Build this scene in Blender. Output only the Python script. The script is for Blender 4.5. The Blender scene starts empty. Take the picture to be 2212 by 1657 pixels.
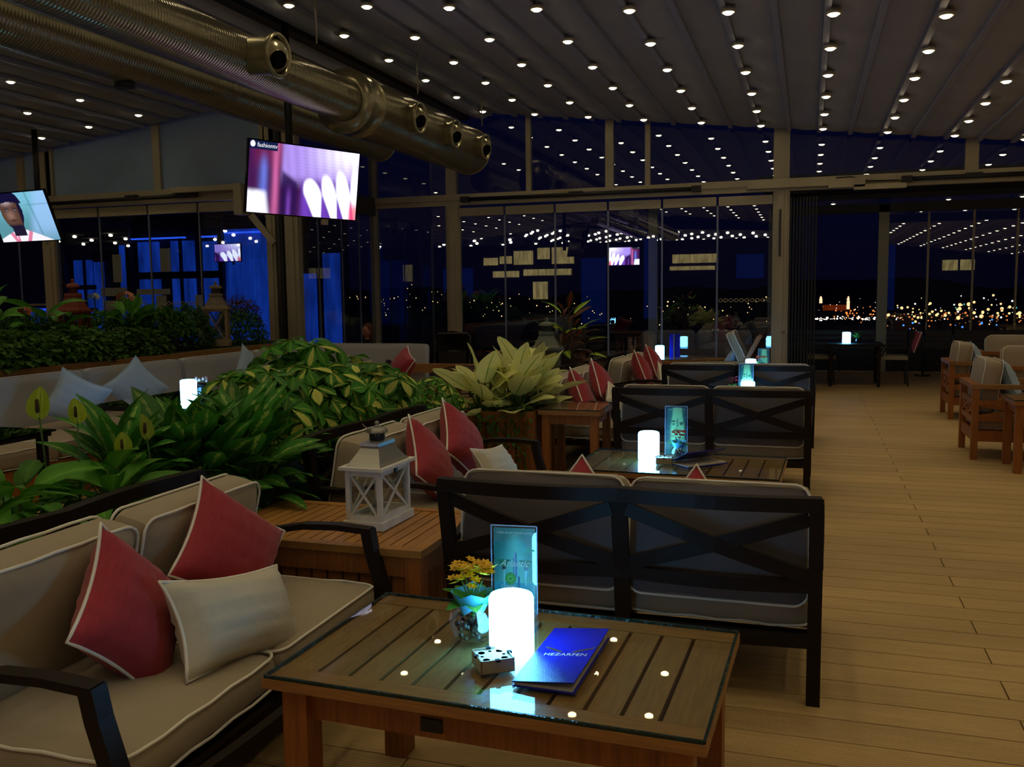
import bpy, math, random
from mathutils import Vector, Matrix, Euler
random.seed(7)
PI = math.pi
SC = bpy.context.scene
COL = SC.collection
# ---------------------------------------------------------------- camera
cam_d = bpy.data.cameras.new('camera'); cam = bpy.data.objects.new('camera', cam_d); COL.objects.link(cam)
cam_d.sensor_width = 36.0; cam_d.lens = 36.0 * 1975.0 / 2212.0
cam_d.clip_start = 0.05; cam_d.clip_end = 4000
PT, RO, YW = math.radians(5.635), math.radians(-0.72), math.radians(-17.95)
fw = Vector((math.sin(YW)*math.cos(PT), math.cos(YW)*math.cos(PT), -math.sin(PT)))
rt = Vector((math.cos(YW), -math.sin(YW), 0)); up = rt.cross(fw)
r2 = rt*math.cos(RO) + up*math.sin(RO); u2 = -rt*math.sin(RO) + up*math.cos(RO)
mw = Matrix((r2, u2, -fw)).transposed().to_4x4(); mw.translation = (0, 0, 1.55)
cam.matrix_world = mw
SC.camera = cam
# ---------------------------------------------------------------- view, world
SC.view_settings.view_transform = 'Standard'; SC.view_settings.look = 'None'
SC.view_settings.gamma = 1.0; SC.view_settings.exposure = 0.0
SC.view_settings.use_curve_mapping = False
SC.cycles.max_bounces = 6; SC.cycles.diffuse_bounces = 2; SC.cycles.glossy_bounces = 3
SC.cycles.transparent_max_bounces = 20; SC.cycles.transmission_bounces = 3
SC.cycles.sample_clamp_indirect = 3.0; SC.cycles.caustics_reflective = False; SC.cycles.caustics_refractive = False
W = bpy.data.worlds.new('night_sky'); SC.world = W; W.use_nodes = True
wn = W.node_tree.nodes; wl = W.node_tree.links
bg = wn['Background']; geo = wn.new('ShaderNodeNewGeometry'); sep = wn.new('ShaderNodeSeparateXYZ'); rmp = wn.new('ShaderNodeValToRGB')
wl.new(geo.outputs['Incoming'], sep.inputs[0])
inv = wn.new('ShaderNodeMath'); inv.operation = 'MULTIPLY'; inv.inputs[1].default_value = -1
wl.new(sep.outputs['Z'], inv.inputs[0]); wl.new(inv.outputs[0], rmp.inputs[0])
rmp.color_ramp.elements[0].position = 0.0; rmp.color_ramp.elements[0].color = (0.0014, 0.0012, 0.0072, 1)
rmp.color_ramp.elements[1].position = 0.6; rmp.color_ramp.elements[1].color = (0.0015, 0.0040, 0.026, 1)
wl.new(rmp.outputs[0], bg.inputs[0]); bg.inputs[1].default_value = 1.0
LED_E = 16.0      # radiance of the ceiling LEDs
# ---------------------------------------------------------------- materials
def srgb(r, g, b):
    f = lambda c: ((c/255+0.055)/1.055)**2.4 if c > 10 else c/255/12.92
    return (f(r), f(g), f(b))
def newmat(name):
    m = bpy.data.materials.new(name); m.use_nodes = True
    return m, m.node_tree.nodes, m.node_tree.links, m.node_tree.nodes['Principled BSDF']
def mat(name, col, rough=0.6, metal=0.0, noise=0.0, nscale=8.0, bump=0.0, bscale=60.0, stretch=(1,1,1), spec=0.5, col2=None, coat=0.0, rnd=0.0, sheen=0.0):
    m, n, l, b = newmat(name)
    b.inputs['Roughness'].default_value = rough; b.inputs['Metallic'].default_value = metal
    b.inputs['Specular IOR Level'].default_value = spec; b.inputs['Coat Weight'].default_value = coat
    b.inputs['Sheen Weight'].default_value = sheen
    c = (*col, 1)
    b.inputs['Base Color'].default_value = c
    if noise or rnd or col2:
        tc = n.new('ShaderNodeTexCoord'); mp = n.new('ShaderNodeMapping'); mp.inputs['Scale'].default_value = stretch
        l.new(tc.outputs['Object'], mp.inputs[0])
        nz = n.new('ShaderNodeTexNoise'); nz.inputs['Scale'].default_value = nscale; nz.inputs['Detail'].default_value = 4
        oi = n.new('ShaderNodeObjectInfo'); ad = n.new('ShaderNodeVectorMath'); ad.operation = 'MULTIPLY_ADD'
        l.new(oi.outputs['Random'], ad.inputs[0]); ad.inputs[1].default_value = (37, 53, 71); l.new(mp.outputs[0], ad.inputs[2])
        l.new(ad.outputs[0], nz.inputs['Vector'])
        r = n.new('ShaderNodeValToRGB'); d = col2 or tuple(x*(1-noise) for x in col)
        r.color_ramp.elements[0].color = (*d, 1); r.color_ramp.elements[1].color = c
        r.color_ramp.elements[0].position = .32; r.color_ramp.elements[1].position = .68
        l.new(nz.outputs['Fac'], r.inputs[0])
        if rnd:
            hs = n.new('ShaderNodeHueSaturation'); mr = n.new('ShaderNodeMapRange')
            mr.inputs[3].default_value = 1-rnd; mr.inputs[4].default_value = 1+rnd
            l.new(oi.outputs['Random'], mr.inputs[0]); l.new(mr.outputs[0], hs.inputs['Value']); l.new(r.outputs[0], hs.inputs['Color'])
            l.new(hs.outputs[0], b.inputs['Base Color'])
        else:
            l.new(r.outputs[0], b.inputs['Base Color'])
    if bump:
        tc2 = n.new('ShaderNodeTexCoord'); mp2 = n.new('ShaderNodeMapping'); mp2.inputs['Scale'].default_value = stretch
        l.new(tc2.outputs['Object'], mp2.inputs[0])
        nb = n.new('ShaderNodeTexNoise'); nb.inputs['Scale'].default_value = bscale; nb.inputs['Detail'].default_value = 3
        l.new(mp2.outputs[0], nb.inputs['Vector'])
        bp = n.new('ShaderNodeBump'); bp.inputs['Strength'].default_value = bump; bp.inputs['Distance'].default_value = 0.01
        l.new(nb.outputs['Fac'], bp.inputs['Height']); l.new(bp.outputs[0], b.inputs['Normal'])
    return m
def emat(name, col, s, light=True):
    m, n, l, b = newmat(name)
    b.inputs['Base Color'].default_value = (*[min(1, c) for c in col], 1)
    b.inputs['Emission Color'].default_value = (*col, 1); b.inputs['Emission Strength'].default_value = s
    if not light: m.cycles.emission_sampling = 'NONE'
    return m
def attr_emat(name, s):
    m, n, l, b = newmat(name)
    a = n.new('ShaderNodeAttribute'); a.attribute_name = 'vc'
    l.new(a.outputs['Color'], b.inputs['Emission Color']); b.inputs['Emission Strength'].default_value = s
    b.inputs['Base Color'].default_value = (.01, .01, .01, 1); b.inputs['Roughness'].default_value = .2
    m.cycles.emission_sampling = 'NONE'
    return m
def attr_mat(name, rough=.4):
    m, n, l, b = newmat(name)
    a = n.new('ShaderNodeAttribute'); a.attribute_name = 'vc'
    l.new(a.outputs['Color'], b.inputs['Base Color']); b.inputs['Roughness'].default_value = rough
    return m
def leafmat(name, edge, centre, vein, vmode='centre', thr=.5, soft=.15, nscale=14., namt=.5, rough=.45, rvar=0.0, us=1.0):
    """leaf colour from the leaf's own coordinates: vc.r = |across|, vc.g = along, vc.b = random"""
    m, n, l, b = newmat(name)
    a = n.new('ShaderNodeAttribute'); a.attribute_name = 'vc'
    s = n.new('ShaderNodeSeparateColor'); l.new(a.outputs['Color'], s.inputs[0])
    tc = n.new('ShaderNodeTexCoord'); nz = n.new('ShaderNodeTexNoise'); nz.inputs['Scale'].default_value = nscale; nz.inputs['Detail'].default_value = 3
    l.new(tc.outputs['Object'], nz.inputs['Vector'])
    m1 = n.new('ShaderNodeMath'); m1.operation = 'MULTIPLY_ADD'; m1.inputs[1].default_value = namt; l.new(nz.outputs['Fac'], m1.inputs[0])
    if vmode == 'centre':
        mu_ = n.new('ShaderNodeMath'); mu_.operation = 'MULTIPLY'; mu_.inputs[1].default_value = us; l.new(s.outputs[0], mu_.inputs[0]); l.new(mu_.outputs[0], m1.inputs[2])
    else: m1.inputs[2].default_value = 0
    if rvar:
        m3 = n.new('ShaderNodeMath'); m3.operation = 'MULTIPLY_ADD'; m3.inputs[1].default_value = rvar; l.new(s.outputs[2], m3.inputs[0]); l.new(m1.outputs[0], m3.inputs[2]); m1 = m3
    r = n.new('ShaderNodeValToRGB'); r.color_ramp.elements[0].color = (*centre, 1); r.color_ramp.elements[1].color = (*edge, 1)
    r.color_ramp.elements[0].position = thr; r.color_ramp.elements[1].position = min(1, thr+soft)
    l.new(m1.outputs[0], r.inputs[0])
    # midrib and side veins
    mi = n.new('ShaderNodeMath'); mi.operation = 'LESS_THAN'; mi.inputs[1].default_value = .06; l.new(s.outputs[0], mi.inputs[0])
    mx = n.new('ShaderNodeMix'); mx.data_type = 'RGBA'; l.new(mi.outputs[0], mx.inputs[0]); l.new(r.outputs[0], mx.inputs[6]); mx.inputs[7].default_value = (*vein, 1)
    hs = n.new('ShaderNodeHueSaturation'); oi = n.new('ShaderNodeObjectInfo'); mr = n.new('ShaderNodeMapRange')
    mr.inputs[3].default_value = .65; mr.inputs[4].default_value = 1.3; l.new(oi.outputs['Random'], mr.inputs[0]); l.new(mr.outputs[0], hs.inputs['Value'])
    l.new(mx.outputs[2], hs.inputs['Color']); l.new(hs.outputs[0], b.inputs['Base Color'])
    b.inputs['Roughness'].default_value = rough; b.inputs['Specular IOR Level'].default_value = .35
    wv = n.new('ShaderNodeMath'); wv.operation = 'MULTIPLY_ADD'; wv.inputs[1].default_value = -.55; l.new(s.outputs[0], wv.inputs[0]); l.new(s.outputs[1], wv.inputs[2])
    sn = n.new('ShaderNodeMath'); sn.operation = 'MULTIPLY'; sn.inputs[1].default_value = 62.; l.new(wv.outputs[0], sn.inputs[0])
    s2 = n.new('ShaderNodeMath'); s2.operation = 'SINE'; l.new(sn.outputs[0], s2.inputs[0])
    bp = n.new('ShaderNodeBump'); bp.inputs['Strength'].default_value = .35; bp.inputs['Distance'].default_value = .003
    l.new(s2.outputs[0], bp.inputs['Height']); l.new(bp.outputs[0], b.inputs['Normal'])
    tr = n.new('ShaderNodeBsdfTranslucent'); l.new(hs.outputs[0], tr.inputs[0]); ms = n.new('ShaderNodeMixShader'); ms.inputs[0].default_value = .3
    l.new(b.outputs[0], ms.inputs[1]); l.new(tr.outputs[0], ms.inputs[2]); l.new(ms.outputs[0], n['Material Output'].inputs[0])
    return m
def glassmat(name, tint=(.8,.85,.9), base=.03, k=1.0, rough=0.0):
    m, n, l, b = newmat(name); n.remove(b); out = n['Material Output']
    t = n.new('ShaderNodeBsdfTransparent'); t.inputs[0].default_value = (*tint, 1)
    g = n.new('ShaderNodeBsdfGlossy'); g.inputs['Roughness'].default_value = rough; g.inputs['Color'].default_value = (1, 1, 1, 1)
    lw = n.new('ShaderNodeLayerWeight'); lw.inputs[0].default_value = .5
    pw = n.new('ShaderNodeMath'); pw.operation = 'POWER'; pw.inputs[1].default_value = 5; l.new(lw.outputs['Facing'], pw.inputs[0])
    ma = n.new('ShaderNodeMath'); ma.operation = 'MULTIPLY_ADD'; ma.inputs[1].default_value = .95*k; ma.inputs[2].default_value = .04*k+base; ma.use_clamp = True
    l.new(pw.outputs[0], ma.inputs[0]); mx = n.new('ShaderNodeMixShader'); l.new(ma.outputs[0], mx.inputs[0]); l.new(t.outputs[0], mx.inputs[1]); l.new(g.outputs[0], mx.inputs[2])
    l.new(mx.outputs[0], out.inputs[0])
    return m
M = {}
M['teak'] = mat('teak', srgb(172,120,60), .45, noise=.35, nscale=7, stretch=(14,1,14), rnd=.16, bump=.08, bscale=30)
M['teak_y'] = mat('teak_y', srgb(168,122,70), .45, noise=.32, nscale=7, stretch=(16,1.2,16), rnd=.17, bump=.08, bscale=30)
M['teak_x'] = mat('teak_x', srgb(172,120,66), .45, noise=.32, nscale=7, stretch=(1.2,16,16), rnd=.12, bump=.08, bscale=30)
M['teak_red'] = mat('teak_red', srgb(172,104,46), .5, noise=.35, nscale=6, stretch=(14,14,1), rnd=.14)
M['chest'] = mat('chest', srgb(190,134,66), .45, noise=.28, nscale=7, stretch=(14,1,14), rnd=.13, bump=.06, bscale=30)
M['gap'] = mat('gap', (.008,.006,.005), .9)
M['dark_metal'] = mat('dark_metal', srgb(34,26,22), .5, spec=.22)
M['taupe'] = mat('taupe', srgb(172,158,134), .9, bump=.75, bscale=7, stretch=(1,1,1), noise=.12, nscale=3, sheen=.2)
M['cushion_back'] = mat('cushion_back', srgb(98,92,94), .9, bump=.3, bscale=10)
M['piping'] = mat('piping', srgb(240,236,226), .8)
M['red'] = mat('red', srgb(176,48,62), .85, noise=.22, nscale=9, stretch=(22,2,2), bump=.35, bscale=30, sheen=.2)
M['cream'] = mat('cream', srgb(208,200,178), .85, bump=.8, bscale=9, noise=.08, nscale=4, sheen=.2)
M['bluegrey'] = mat('bluegrey', srgb(168,190,214), .85, bump=.2, bscale=14)
M['bench_grey'] = mat('bench_grey', srgb(182,182,186), .9, bump=.06, bscale=300)
M['alu'] = mat('alu', srgb(176,164,134), .4, metal=.15, noise=.1, nscale=2)
M['seal'] = mat('seal', srgb(120,126,150), .35)
M['alu_dark'] = mat('alu_dark', srgb(62,58,54), .45, metal=.2)
M['black'] = mat('black', (.006,.006,.007), .5)
M['gloss_black'] = mat('gloss_black', (.004,.004,.005), .12)
M['white_paint'] = mat('white_paint', srgb(240,236,226), .55, noise=.14, nscale=16, bump=.1, bscale=40)
M['chrome'] = mat('chrome', srgb(190,190,196), .22, metal=1.0)
M['pewter'] = mat('pewter', srgb(160,158,152), .35, metal=.9)
M['fabric_roof'] = mat('fabric_roof', srgb(162,162,172), .8, noise=.1, nscale=2)
M['rib'] = mat('rib', srgb(150,150,172), .5)
M['rib_dark'] = mat('rib_dark', srgb(36,36,46), .5)
M['soil'] = mat('soil', srgb(40,28,20), .95, noise=.5, nscale=30)
M['turf'] = mat('turf', srgb(52,82,28), .95, noise=.5, nscale=60, bump=1., bscale=220)
M['facade_glass'] = glassmat('facade_glass', (.80,.84,.92), .06, 1.15)
M['top_glass'] = glassmat('top_glass', (.93,.97,.94), .0, .85)
M['dark_glass'] = glassmat('dark_glass', (.20,.20,.22), .03, 1.2)
M['clear'] = glassmat('clear', (.96,.98,.98), .02, .9)
M['glass_edge'] = mat('glass_edge', (.004,.035,.028), .12, noise=.5, nscale=30, bump=.9, bscale=60)
M['frosted'] = mat('frosted', srgb(150,176,206), .5, noise=.3, nscale=1.1)
def duct_mat():
    m = mat('duct', srgb(160,152,122), .24, metal=.75)
    n = m.node_tree.nodes; l = m.node_tree.links; b = n['Principled BSDF']
    tc = n.new('ShaderNodeTexCoord'); w = n.new('ShaderNodeTexWave'); w.bands_direction = 'Y'; w.inputs['Scale'].default_value = 9.5
    l.new(tc.outputs['Object'], w.inputs['Vector']); bp = n.new('ShaderNodeBump'); bp.inputs['Strength'].default_value = .5; bp.inputs['Distance'].default_value = .007
    l.new(w.outputs['Fac'], bp.inputs['Height']); l.new(bp.outputs[0], b.inputs['Normal'])
    return m
M['duct'] = duct_mat()
M['duct_plain'] = mat('duct_plain', srgb(168,158,124), .26, metal=.65)
def deck_mat(name, joints):
    m = mat(name, srgb(206,172,114), .62, noise=.14, nscale=3.5, stretch=(1,12,1), rnd=.07)
    n = m.node_tree.nodes; l = m.node_tree.links; b = n['Principled BSDF']
    g = n.new('ShaderNodeNewGeometry'); w = n.new('ShaderNodeTexWave'); w.bands_direction = 'Y'; w.inputs['Scale'].default_value = 314.16/20/ (0.1744/12) /5.0
    w.inputs['Scale'].default_value = (2*PI/(0.1744/12))/20.0
    l.new(g.outputs['Position'], w.inputs['Vector']); bp = n.new('ShaderNodeBump'); bp.inputs['Strength'].default_value = .5; bp.inputs['Distance'].default_value = .004
    l.new(w.outputs['Fac'], bp.inputs['Height']); l.new(bp.outputs[0], b.inputs['Normal'])
    src = b.inputs['Base Color'].links[0].from_socket
    # large worn patches
    nz = n.new('ShaderNodeTexNoise'); nz.inputs['Scale'].default_value = .9; nz.inputs['Detail'].default_value = 5
    mp = n.new('ShaderNodeMapping'); mp.inputs['Scale'].default_value = (.8, 2.2, 1); l.new(g.outputs['Position'], mp.inputs[0]); l.new(mp.outputs[0], nz.inputs['Vector'])
    mr = n.new('ShaderNodeMapRange'); mr.inputs[1].default_value = .3; mr.inputs[2].default_value = .7; mr.inputs[3].default_value = .82; mr.inputs[4].default_value = 1.08
    l.new(nz.outputs['Fac'], mr.inputs[0])
    mr2 = n.new('ShaderNodeMapRange'); mr2.inputs[3].default_value = .86; mr2.inputs[4].default_value = 1.0; l.new(w.outputs['Fac'], mr2.inputs[0])
    mu = n.new('ShaderNodeMath'); mu.operation = 'MULTIPLY'; l.new(mr.outputs[0], mu.inputs[0]); l.new(mr2.outputs[0], mu.inputs[1])
    hs = n.new('ShaderNodeHueSaturation'); l.new(mu.outputs[0], hs.inputs['Value']); l.new(src, hs.inputs['Color']); last = hs.outputs[0]
    if joints:
        br = n.new('ShaderNodeTexBrick'); br.inputs['Scale'].default_value = 1; br.inputs['Brick Width'].default_value = 4; br.inputs['Row Height'].default_value = .1744
        br.inputs['Mortar Size'].default_value = .0035; br.inputs['Color1'].default_value = (1,1,1,1); br.inputs['Color2'].default_value = (.9,.9,.9,1); br.inputs['Mortar'].default_value = (.25,.2,.15,1)
        ofs = n.new('ShaderNodeMapping'); ofs.inputs['Location'].default_value = (-.75, -3.203, 0); l.new(g.outputs['Position'], ofs.inputs[0]); l.new(ofs.outputs[0], br.inputs['Vector'])
        mx = n.new('ShaderNodeMix'); mx.data_type = 'RGBA'; mx.blend_type = 'MULTIPLY'; mx.inputs[0].default_value = 1
        l.new(last, mx.inputs[6]); l.new(br.outputs['Color'], mx.inputs[7]); last = mx.outputs[2]
    l.new(last, b.inputs['Base Color'])
    return m
M['deck'] = deck_mat('deck', False); M['deck_far'] = deck_mat('deck_far', True)
M['led'] = emat('led', (1.0, .82, .50), LED_E)
LEDL = bpy.data.lights.new('led_beam', 'SPOT'); LEDL.energy = 20.0; LEDL.color = (1.0, .83, .49); LEDL.spot_size = math.radians(98); LEDL.spot_blend = .9; LEDL.shadow_soft_size = .04
M['led_ring'] = mat('led_ring', srgb(190,180,160), .4)
M['lamp'] = emat('lamp', (.13, .55, 1.0), 21.0)
M['screen'] = attr_emat('screen', 1.0)
M['paint'] = attr_mat('paint', .35)
M['blue_dim'] = emat('blue_dim', (.004,.035,.30), .38, False)
def varied_emat(name, col, s, sc=2.0):
    m = emat(name, col, s, False); n = m.node_tree.nodes; l = m.node_tree.links; b = n['Principled BSDF']
    tc = n.new('ShaderNodeTexCoord'); nz_ = n.new('ShaderNodeTexNoise'); nz_.inputs['Scale'].default_value = sc; mp = n.new('ShaderNodeMapping'); mp.inputs['Scale'].default_value = (3,1,.6)
    l.new(tc.outputs['Object'], mp.inputs[0]); l.new(mp.outputs[0], nz_.inputs['Vector']); mr = n.new('ShaderNodeMapRange'); mr.inputs[1].default_value = .3; mr.inputs[2].default_value = .7; mr.inputs[3].default_value = s*.45; mr.inputs[4].default_value = s*1.25
    l.new(nz_.outputs['Fac'], mr.inputs[0]); l.new(mr.outputs[0], b.inputs['Emission Strength']); return m
M['blue_wall'] = varied_emat('blue_wall', (.008,.045,.34), .72)
M['warm_win'] = varied_emat('warm_win', (.62,.48,.17), 1.5, 3.5)
G = {  # foliage
 'lily': leafmat('leaf_lily', srgb(84,150,44), srgb(104,170,52), srgb(130,190,80), thr=.4, soft=.5),
 'aglao': leafmat('leaf_aglao', srgb(70,142,50), srgb(176,200,104), srgb(130,180,90), thr=.60, soft=.07, nscale=26, namt=1.0),
 'schef': leafmat('leaf_schef', srgb(72,146,42), srgb(226,226,112), srgb(190,210,90), thr=.80, soft=.10, nscale=6, namt=.8, rvar=.55, us=.55),
 'schef_g': leafmat('leaf_schef_green', srgb(70,142,40), srgb(96,164,48), srgb(120,180,70), thr=.5),
 'dieff': leafmat('leaf_dieff', srgb(130,176,62), srgb(250,250,172), srgb(130,170,70), thr=.86, soft=.14, nscale=8, namt=.4, us=.62),
 'croton': leafmat('leaf_croton', srgb(56,50,26), srgb(130,44,30), srgb(190,90,50), thr=.45, soft=.3),
 'croton_y': leafmat('leaf_croton_y', srgb(110,160,34), srgb(206,214,70), srgb(210,210,110), thr=.5),
 'ivy': leafmat('leaf_ivy', srgb(84,130,44), srgb(110,156,56), srgb(110,150,70), thr=.5),
 'bush': leafmat('leaf_bush', srgb(58,104,36), srgb(80,130,44), srgb(80,120,50), thr=.5),
 'spathe': leafmat('spathe', srgb(190,216,60), srgb(216,236,84), srgb(150,190,60), thr=.5),
 'spathe_w': leafmat('spathe_w', srgb(244,240,214), srgb(240,236,204), srgb(225,222,186), thr=.5),
}
M['stem'] = mat('stem', srgb(60,96,30), .5)
M['bark'] = mat('bark', srgb(70,52,34), .9)
# ---------------------------------------------------------------- mesh builder
class MB:
    def __init__(s): s.v=[]; s.f=[]; s.mi=[]; s.sm=[]; s.c=[]; s.hasc=False
    def _add(s, vs, fs, mi=0, smooth=False, cols=None):
        o = len(s.v); s.v += [tuple(p) for p in vs]
        s.c += (cols if cols else [(0,0,0,1)]*len(vs)); s.hasc = s.hasc or bool(cols)
        for f in fs: s.f.append(tuple(i+o for i in f)); s.mi.append(mi); s.sm.append(smooth)
        return s
    def box(s, c, d, R=None, mi=0, taper=None):
        c = Vector(c); vs = []
        for z in (-1, 1):
            k = taper if (taper and z > 0) else 1
            for x, y in ((-1,-1),(1,-1),(1,1),(-1,1)):
                p = Vector((x*d[0]/2*k, y*d[1]/2*k, z*d[2]/2))
                if R is not None: p = R @ p
                vs.append(p+c)
        return s._add(vs, [(3,2,1,0),(4,5,6,7),(0,1,5,4),(1,2,6,5),(2,3,7,6),(3,0,4,7)], mi)
    def b2(s, lo, hi, mi=0):
        return s.box([(a+b)/2 for a, b in zip(lo, hi)], [abs(b-a) for a, b in zip(lo, hi)], None, mi)
    def bar(s, p, q, w, h, up=(0,0,1), mi=0):
        """rectangular bar from p to q; h is measured along up, w across"""
        p, q = Vector(p), Vector(q); d = (q-p).normalized(); u = Vector(up); sd = d.cross(u).normalized(); u = sd.cross(d).normalized()
        vs = [e + sd*a*w/2 + u*b*h/2 for e in (p, q) for a, b in ((-1,-1),(1,-1),(1,1),(-1,1))]
        return s._add(vs, [(0,1,2,3),(7,6,5,4),(0,4,5,1),(1,5,6,2),(2,6,7,3),(3,7,4,0)], mi)
    def sweep(s, pts, w, h, up=(0,0,1), mi=0, smooth=False):
        """rectangular section swept along a path"""
        P = [Vector(p) for p in pts]; U = Vector(up); vs = []; n = len(P)
        for i, p in enumerate(P):
            d = (P[min(i+1,n-1)]-P[max(i-1,0)]).normalized(); sd = d.cross(U).normalized(); u = sd.cross(d).normalized()
            for a, b in ((-1,-1),(1,-1),(1,1),(-1,1)): vs.append(p + sd*a*w/2 + u*b*h/2)
        fs = [(0,1,2,3), (4*n-1,4*n-2,4*n-3,4*n-4)]
        for i in range(n-1):
            o = 4*i
            for k in range(4): fs.append((o+k, o+4+k, o+4+(k+1)%4, o+(k+1)%4))
        return s._add(vs, fs, mi, smooth)
    def tube(s, pts, r, n=8, closed=False, mi=0, caps=True):
        P = [Vector(p) for p in pts]; m = len(P); vs = []; prev = None
        rr = r if isinstance(r, (list, tuple)) else [r]*m
        for i, p in enumerate(P):
            if closed: d = (P[(i+1)%m]-P[i-1]).normalized()
            else: d = (P[min(i+1,m-1)]-P[max(i-1,0)]).normalized()
            if prev is None:
                a = Vector((0,0,1)) if abs(d.z) < .9 else Vector((1,0,0)); prev = d.cross(a).normalized()
            prev = (prev - d*prev.dot(d)).normalized(); b = d.cross(prev)
            for k in range(n):
                t = 2*PI*k/n; vs.append(p + (prev*math.cos(t)+b*math.sin(t))*rr[i])
        fs = []
        for i in range(m if closed else m-1):
            j = (i+1)%m
            for k in range(n): fs.append((i*n+k, i*n+(k+1)%n, j*n+(k+1)%n, j*n+k))
        if not closed and caps: fs += [tuple(range(n-1,-1,-1)), tuple((m-1)*n+k for k in range(n))]
        return s._add(vs, fs, mi, True)
    def lathe(s, prof, c=(0,0,0), n=24, mi=0, smooth=True, axis='z', caps=True):
        vs = []; c = Vector(c)
        for r, z in prof:
            for k in range(n):
                t = 2*PI*k/n; a, b = r*math.cos(t), r*math.sin(t)
                vs.append(c + Vector({'z':(a,b,z),'y':(b,z,a),'x':(z,a,b)}[axis]))
        m = len(prof); fs = []
        for i in range(m-1):
            for k in range(n): fs.append((i*n+k, i*n+(k+1)%n, (i+1)*n+(k+1)%n, (i+1)*n+k))
        if caps:
            if prof[0][0] > 1e-4: fs.append(tuple(range(n-1,-1,-1)))
            if prof[-1][0] > 1e-4: fs.append(tuple((m-1)*n+k for k in range(n)))
        return s._add(vs, fs, mi, smooth)
    def ball(s, c, r, n=10, mi=0, sc=(1,1,1)):
        m = n//2+1; vs = []; c = Vector(c)
        for i in range(m+1):
            a = PI*i/m
            for k in range(n):
                t = 2*PI*k/n; vs.append(c + Vector((r*sc[0]*math.sin(a)*math.cos(t), r*sc[1]*math.sin(a)*math.sin(t), -r*sc[2]*math.cos(a))))
        fs = [(i*n+k, i*n+(k+1)%n, (i+1)*n+(k+1)%n, (i+1)*n+k) for i in range(m) for k in range(n)]
        return s._add(vs, fs, mi, True)
    def grid(s, nx, ny, fn, mi=0, smooth=True, flip=False, cf=None):
        vs = []; cs = [] if cf else None
        for j in range(ny+1):
            for i in range(nx+1):
                vs.append(Vector(fn(i/nx, j/ny)))
                if cf: cs.append((*cf(i/nx, j/ny), 1))
        fs = []
        for j in range(ny):
            for i in range(nx):
                a = j*(nx+1)+i; q = (a, a+1, a+nx+2, a+nx+1); fs.append(q[::-1] if flip else q)
        return s._add(vs, fs, mi, smooth, cs)
    def poly(s, pts, mi=0, th=None, nrm=(0,-1,0)):
        n = len(pts)
        if not th: return s._add(pts, [tuple(range(n))], mi)
        N = Vector(nrm)*th; vs = [Vector(p) for p in pts] + [Vector(p)-N for p in pts]
        return s._add(vs, [tuple(range(n)), tuple(range(2*n-1, n-1, -1))] + [(i, i+n, (i+1)%n+n, (i+1)%n) for i in range(n)], mi)
    def leaf(s, X, L, Wd, droop=.6, fold=.25, shape='lance', n=7, rndv=.5, wave=0.0):
        """leaf along local +y from the origin; X is a 4x4 placing it"""
        vs = []; cs = []; ph = rndv*9
        for j in range(n+1):
            t = j/n
            if shape == 'lance': w = math.sin(PI*t**.75)**.9
            elif shape == 'obov': w = math.sin(PI*t**1.5)**.75 if t < 1 else 0
            elif shape == 'broad': w = math.sin(PI*min(1, t*.97+.015)**.72)**.62
            else: w = math.sin(PI*t**.6)
            w = max(w, .03)*Wd/2
            y = L*t*(1-.18*droop*t); z = -L*droop*t*t*.55
            wz = wave*math.sin(t*11+ph)*Wd
            for a in (-1, -.5, 0, .5, 1):
                vs.append(X @ Vector((a*w, y, z + abs(a)*w*fold*2 + wz*(abs(a)**2)*(1 if a > 0 else -1)*.5)))
                cs.append((abs(a), t, rndv, 1))
        fs = [(j*5+k, j*5+k+1, j*5+k+6, j*5+k+5) for j in range(n) for k in range(4)]
        return s._add(vs, fs, 0, True, cs)
    def build(s, name, m, parent=None, stuff=False):
        me = bpy.data.meshes.new(name); me.from_pydata(s.v, [], s.f)
        for x in (m if isinstance(m, (list, tuple)) else [m]): me.materials.append(x)
        me.polygons.foreach_set('use_smooth', s.sm); me.polygons.foreach_set('material_index', s.mi)
        if s.hasc:
            ca = me.color_attributes.new('vc', 'FLOAT_COLOR', 'POINT'); ca.data.foreach_set('color', [x for c in s.c for x in c])
        me.update()
        o = bpy.data.objects.new(name, me); COL.objects.link(o)
        if parent is not None: o.parent = parent
        if stuff: o['kind'] = 'stuff'
        return o
def inst(src, parent, Mx, name=None):
    o = bpy.data.objects.new(name or src.name.split('.')[0], src.data); COL.objects.link(o); o.parent = parent; o.matrix_local = Mx
    return o
def tag(o, label=None, cat=None, group=None, kind=None):
    if label: o['label'] = label
    if cat: o['category'] = cat
    if group: o['group'] = group
    if kind: o['kind'] = kind
    return o
def thing(name, label, cat, loc=(0,0,0), rz=0.0, group=None, M4=None):
    o = bpy.data.objects.new(name, None); o.empty_display_size = .1; COL.objects.link(o)
    o.location = loc; o.rotation_euler = (0,0,rz)
    if M4 is not None: o.matrix_local = M4
    return tag(o, label, cat, group)
def structure(name):
    o = bpy.data.objects.new(name, None); COL.objects.link(o); o['kind'] = 'structure'; return o
def copy_tree(src, label, group=None, loc=None, rz=None, M4=None, parent=None):
    c = src.copy(); COL.objects.link(c); c.parent = parent
    if label: c['label'] = label
    if group: c['group'] = group
    for ch in src.children:
        copy_tree(ch, None, parent=c)
    if loc is not None: c.location = loc
    if rz is not None: c.rotation_euler = (0,0,rz)
    if M4 is not None: c.matrix_local = M4
    return c
ORD = ['first','second','third','fourth','fifth','sixth','seventh','eighth','ninth','tenth','eleventh','twelfth','thirteenth','fourteenth','fifteenth','sixteenth','seventeenth','eighteenth','nineteenth']
def Rx(a): return Matrix.Rotation(a, 4, 'X')
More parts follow.
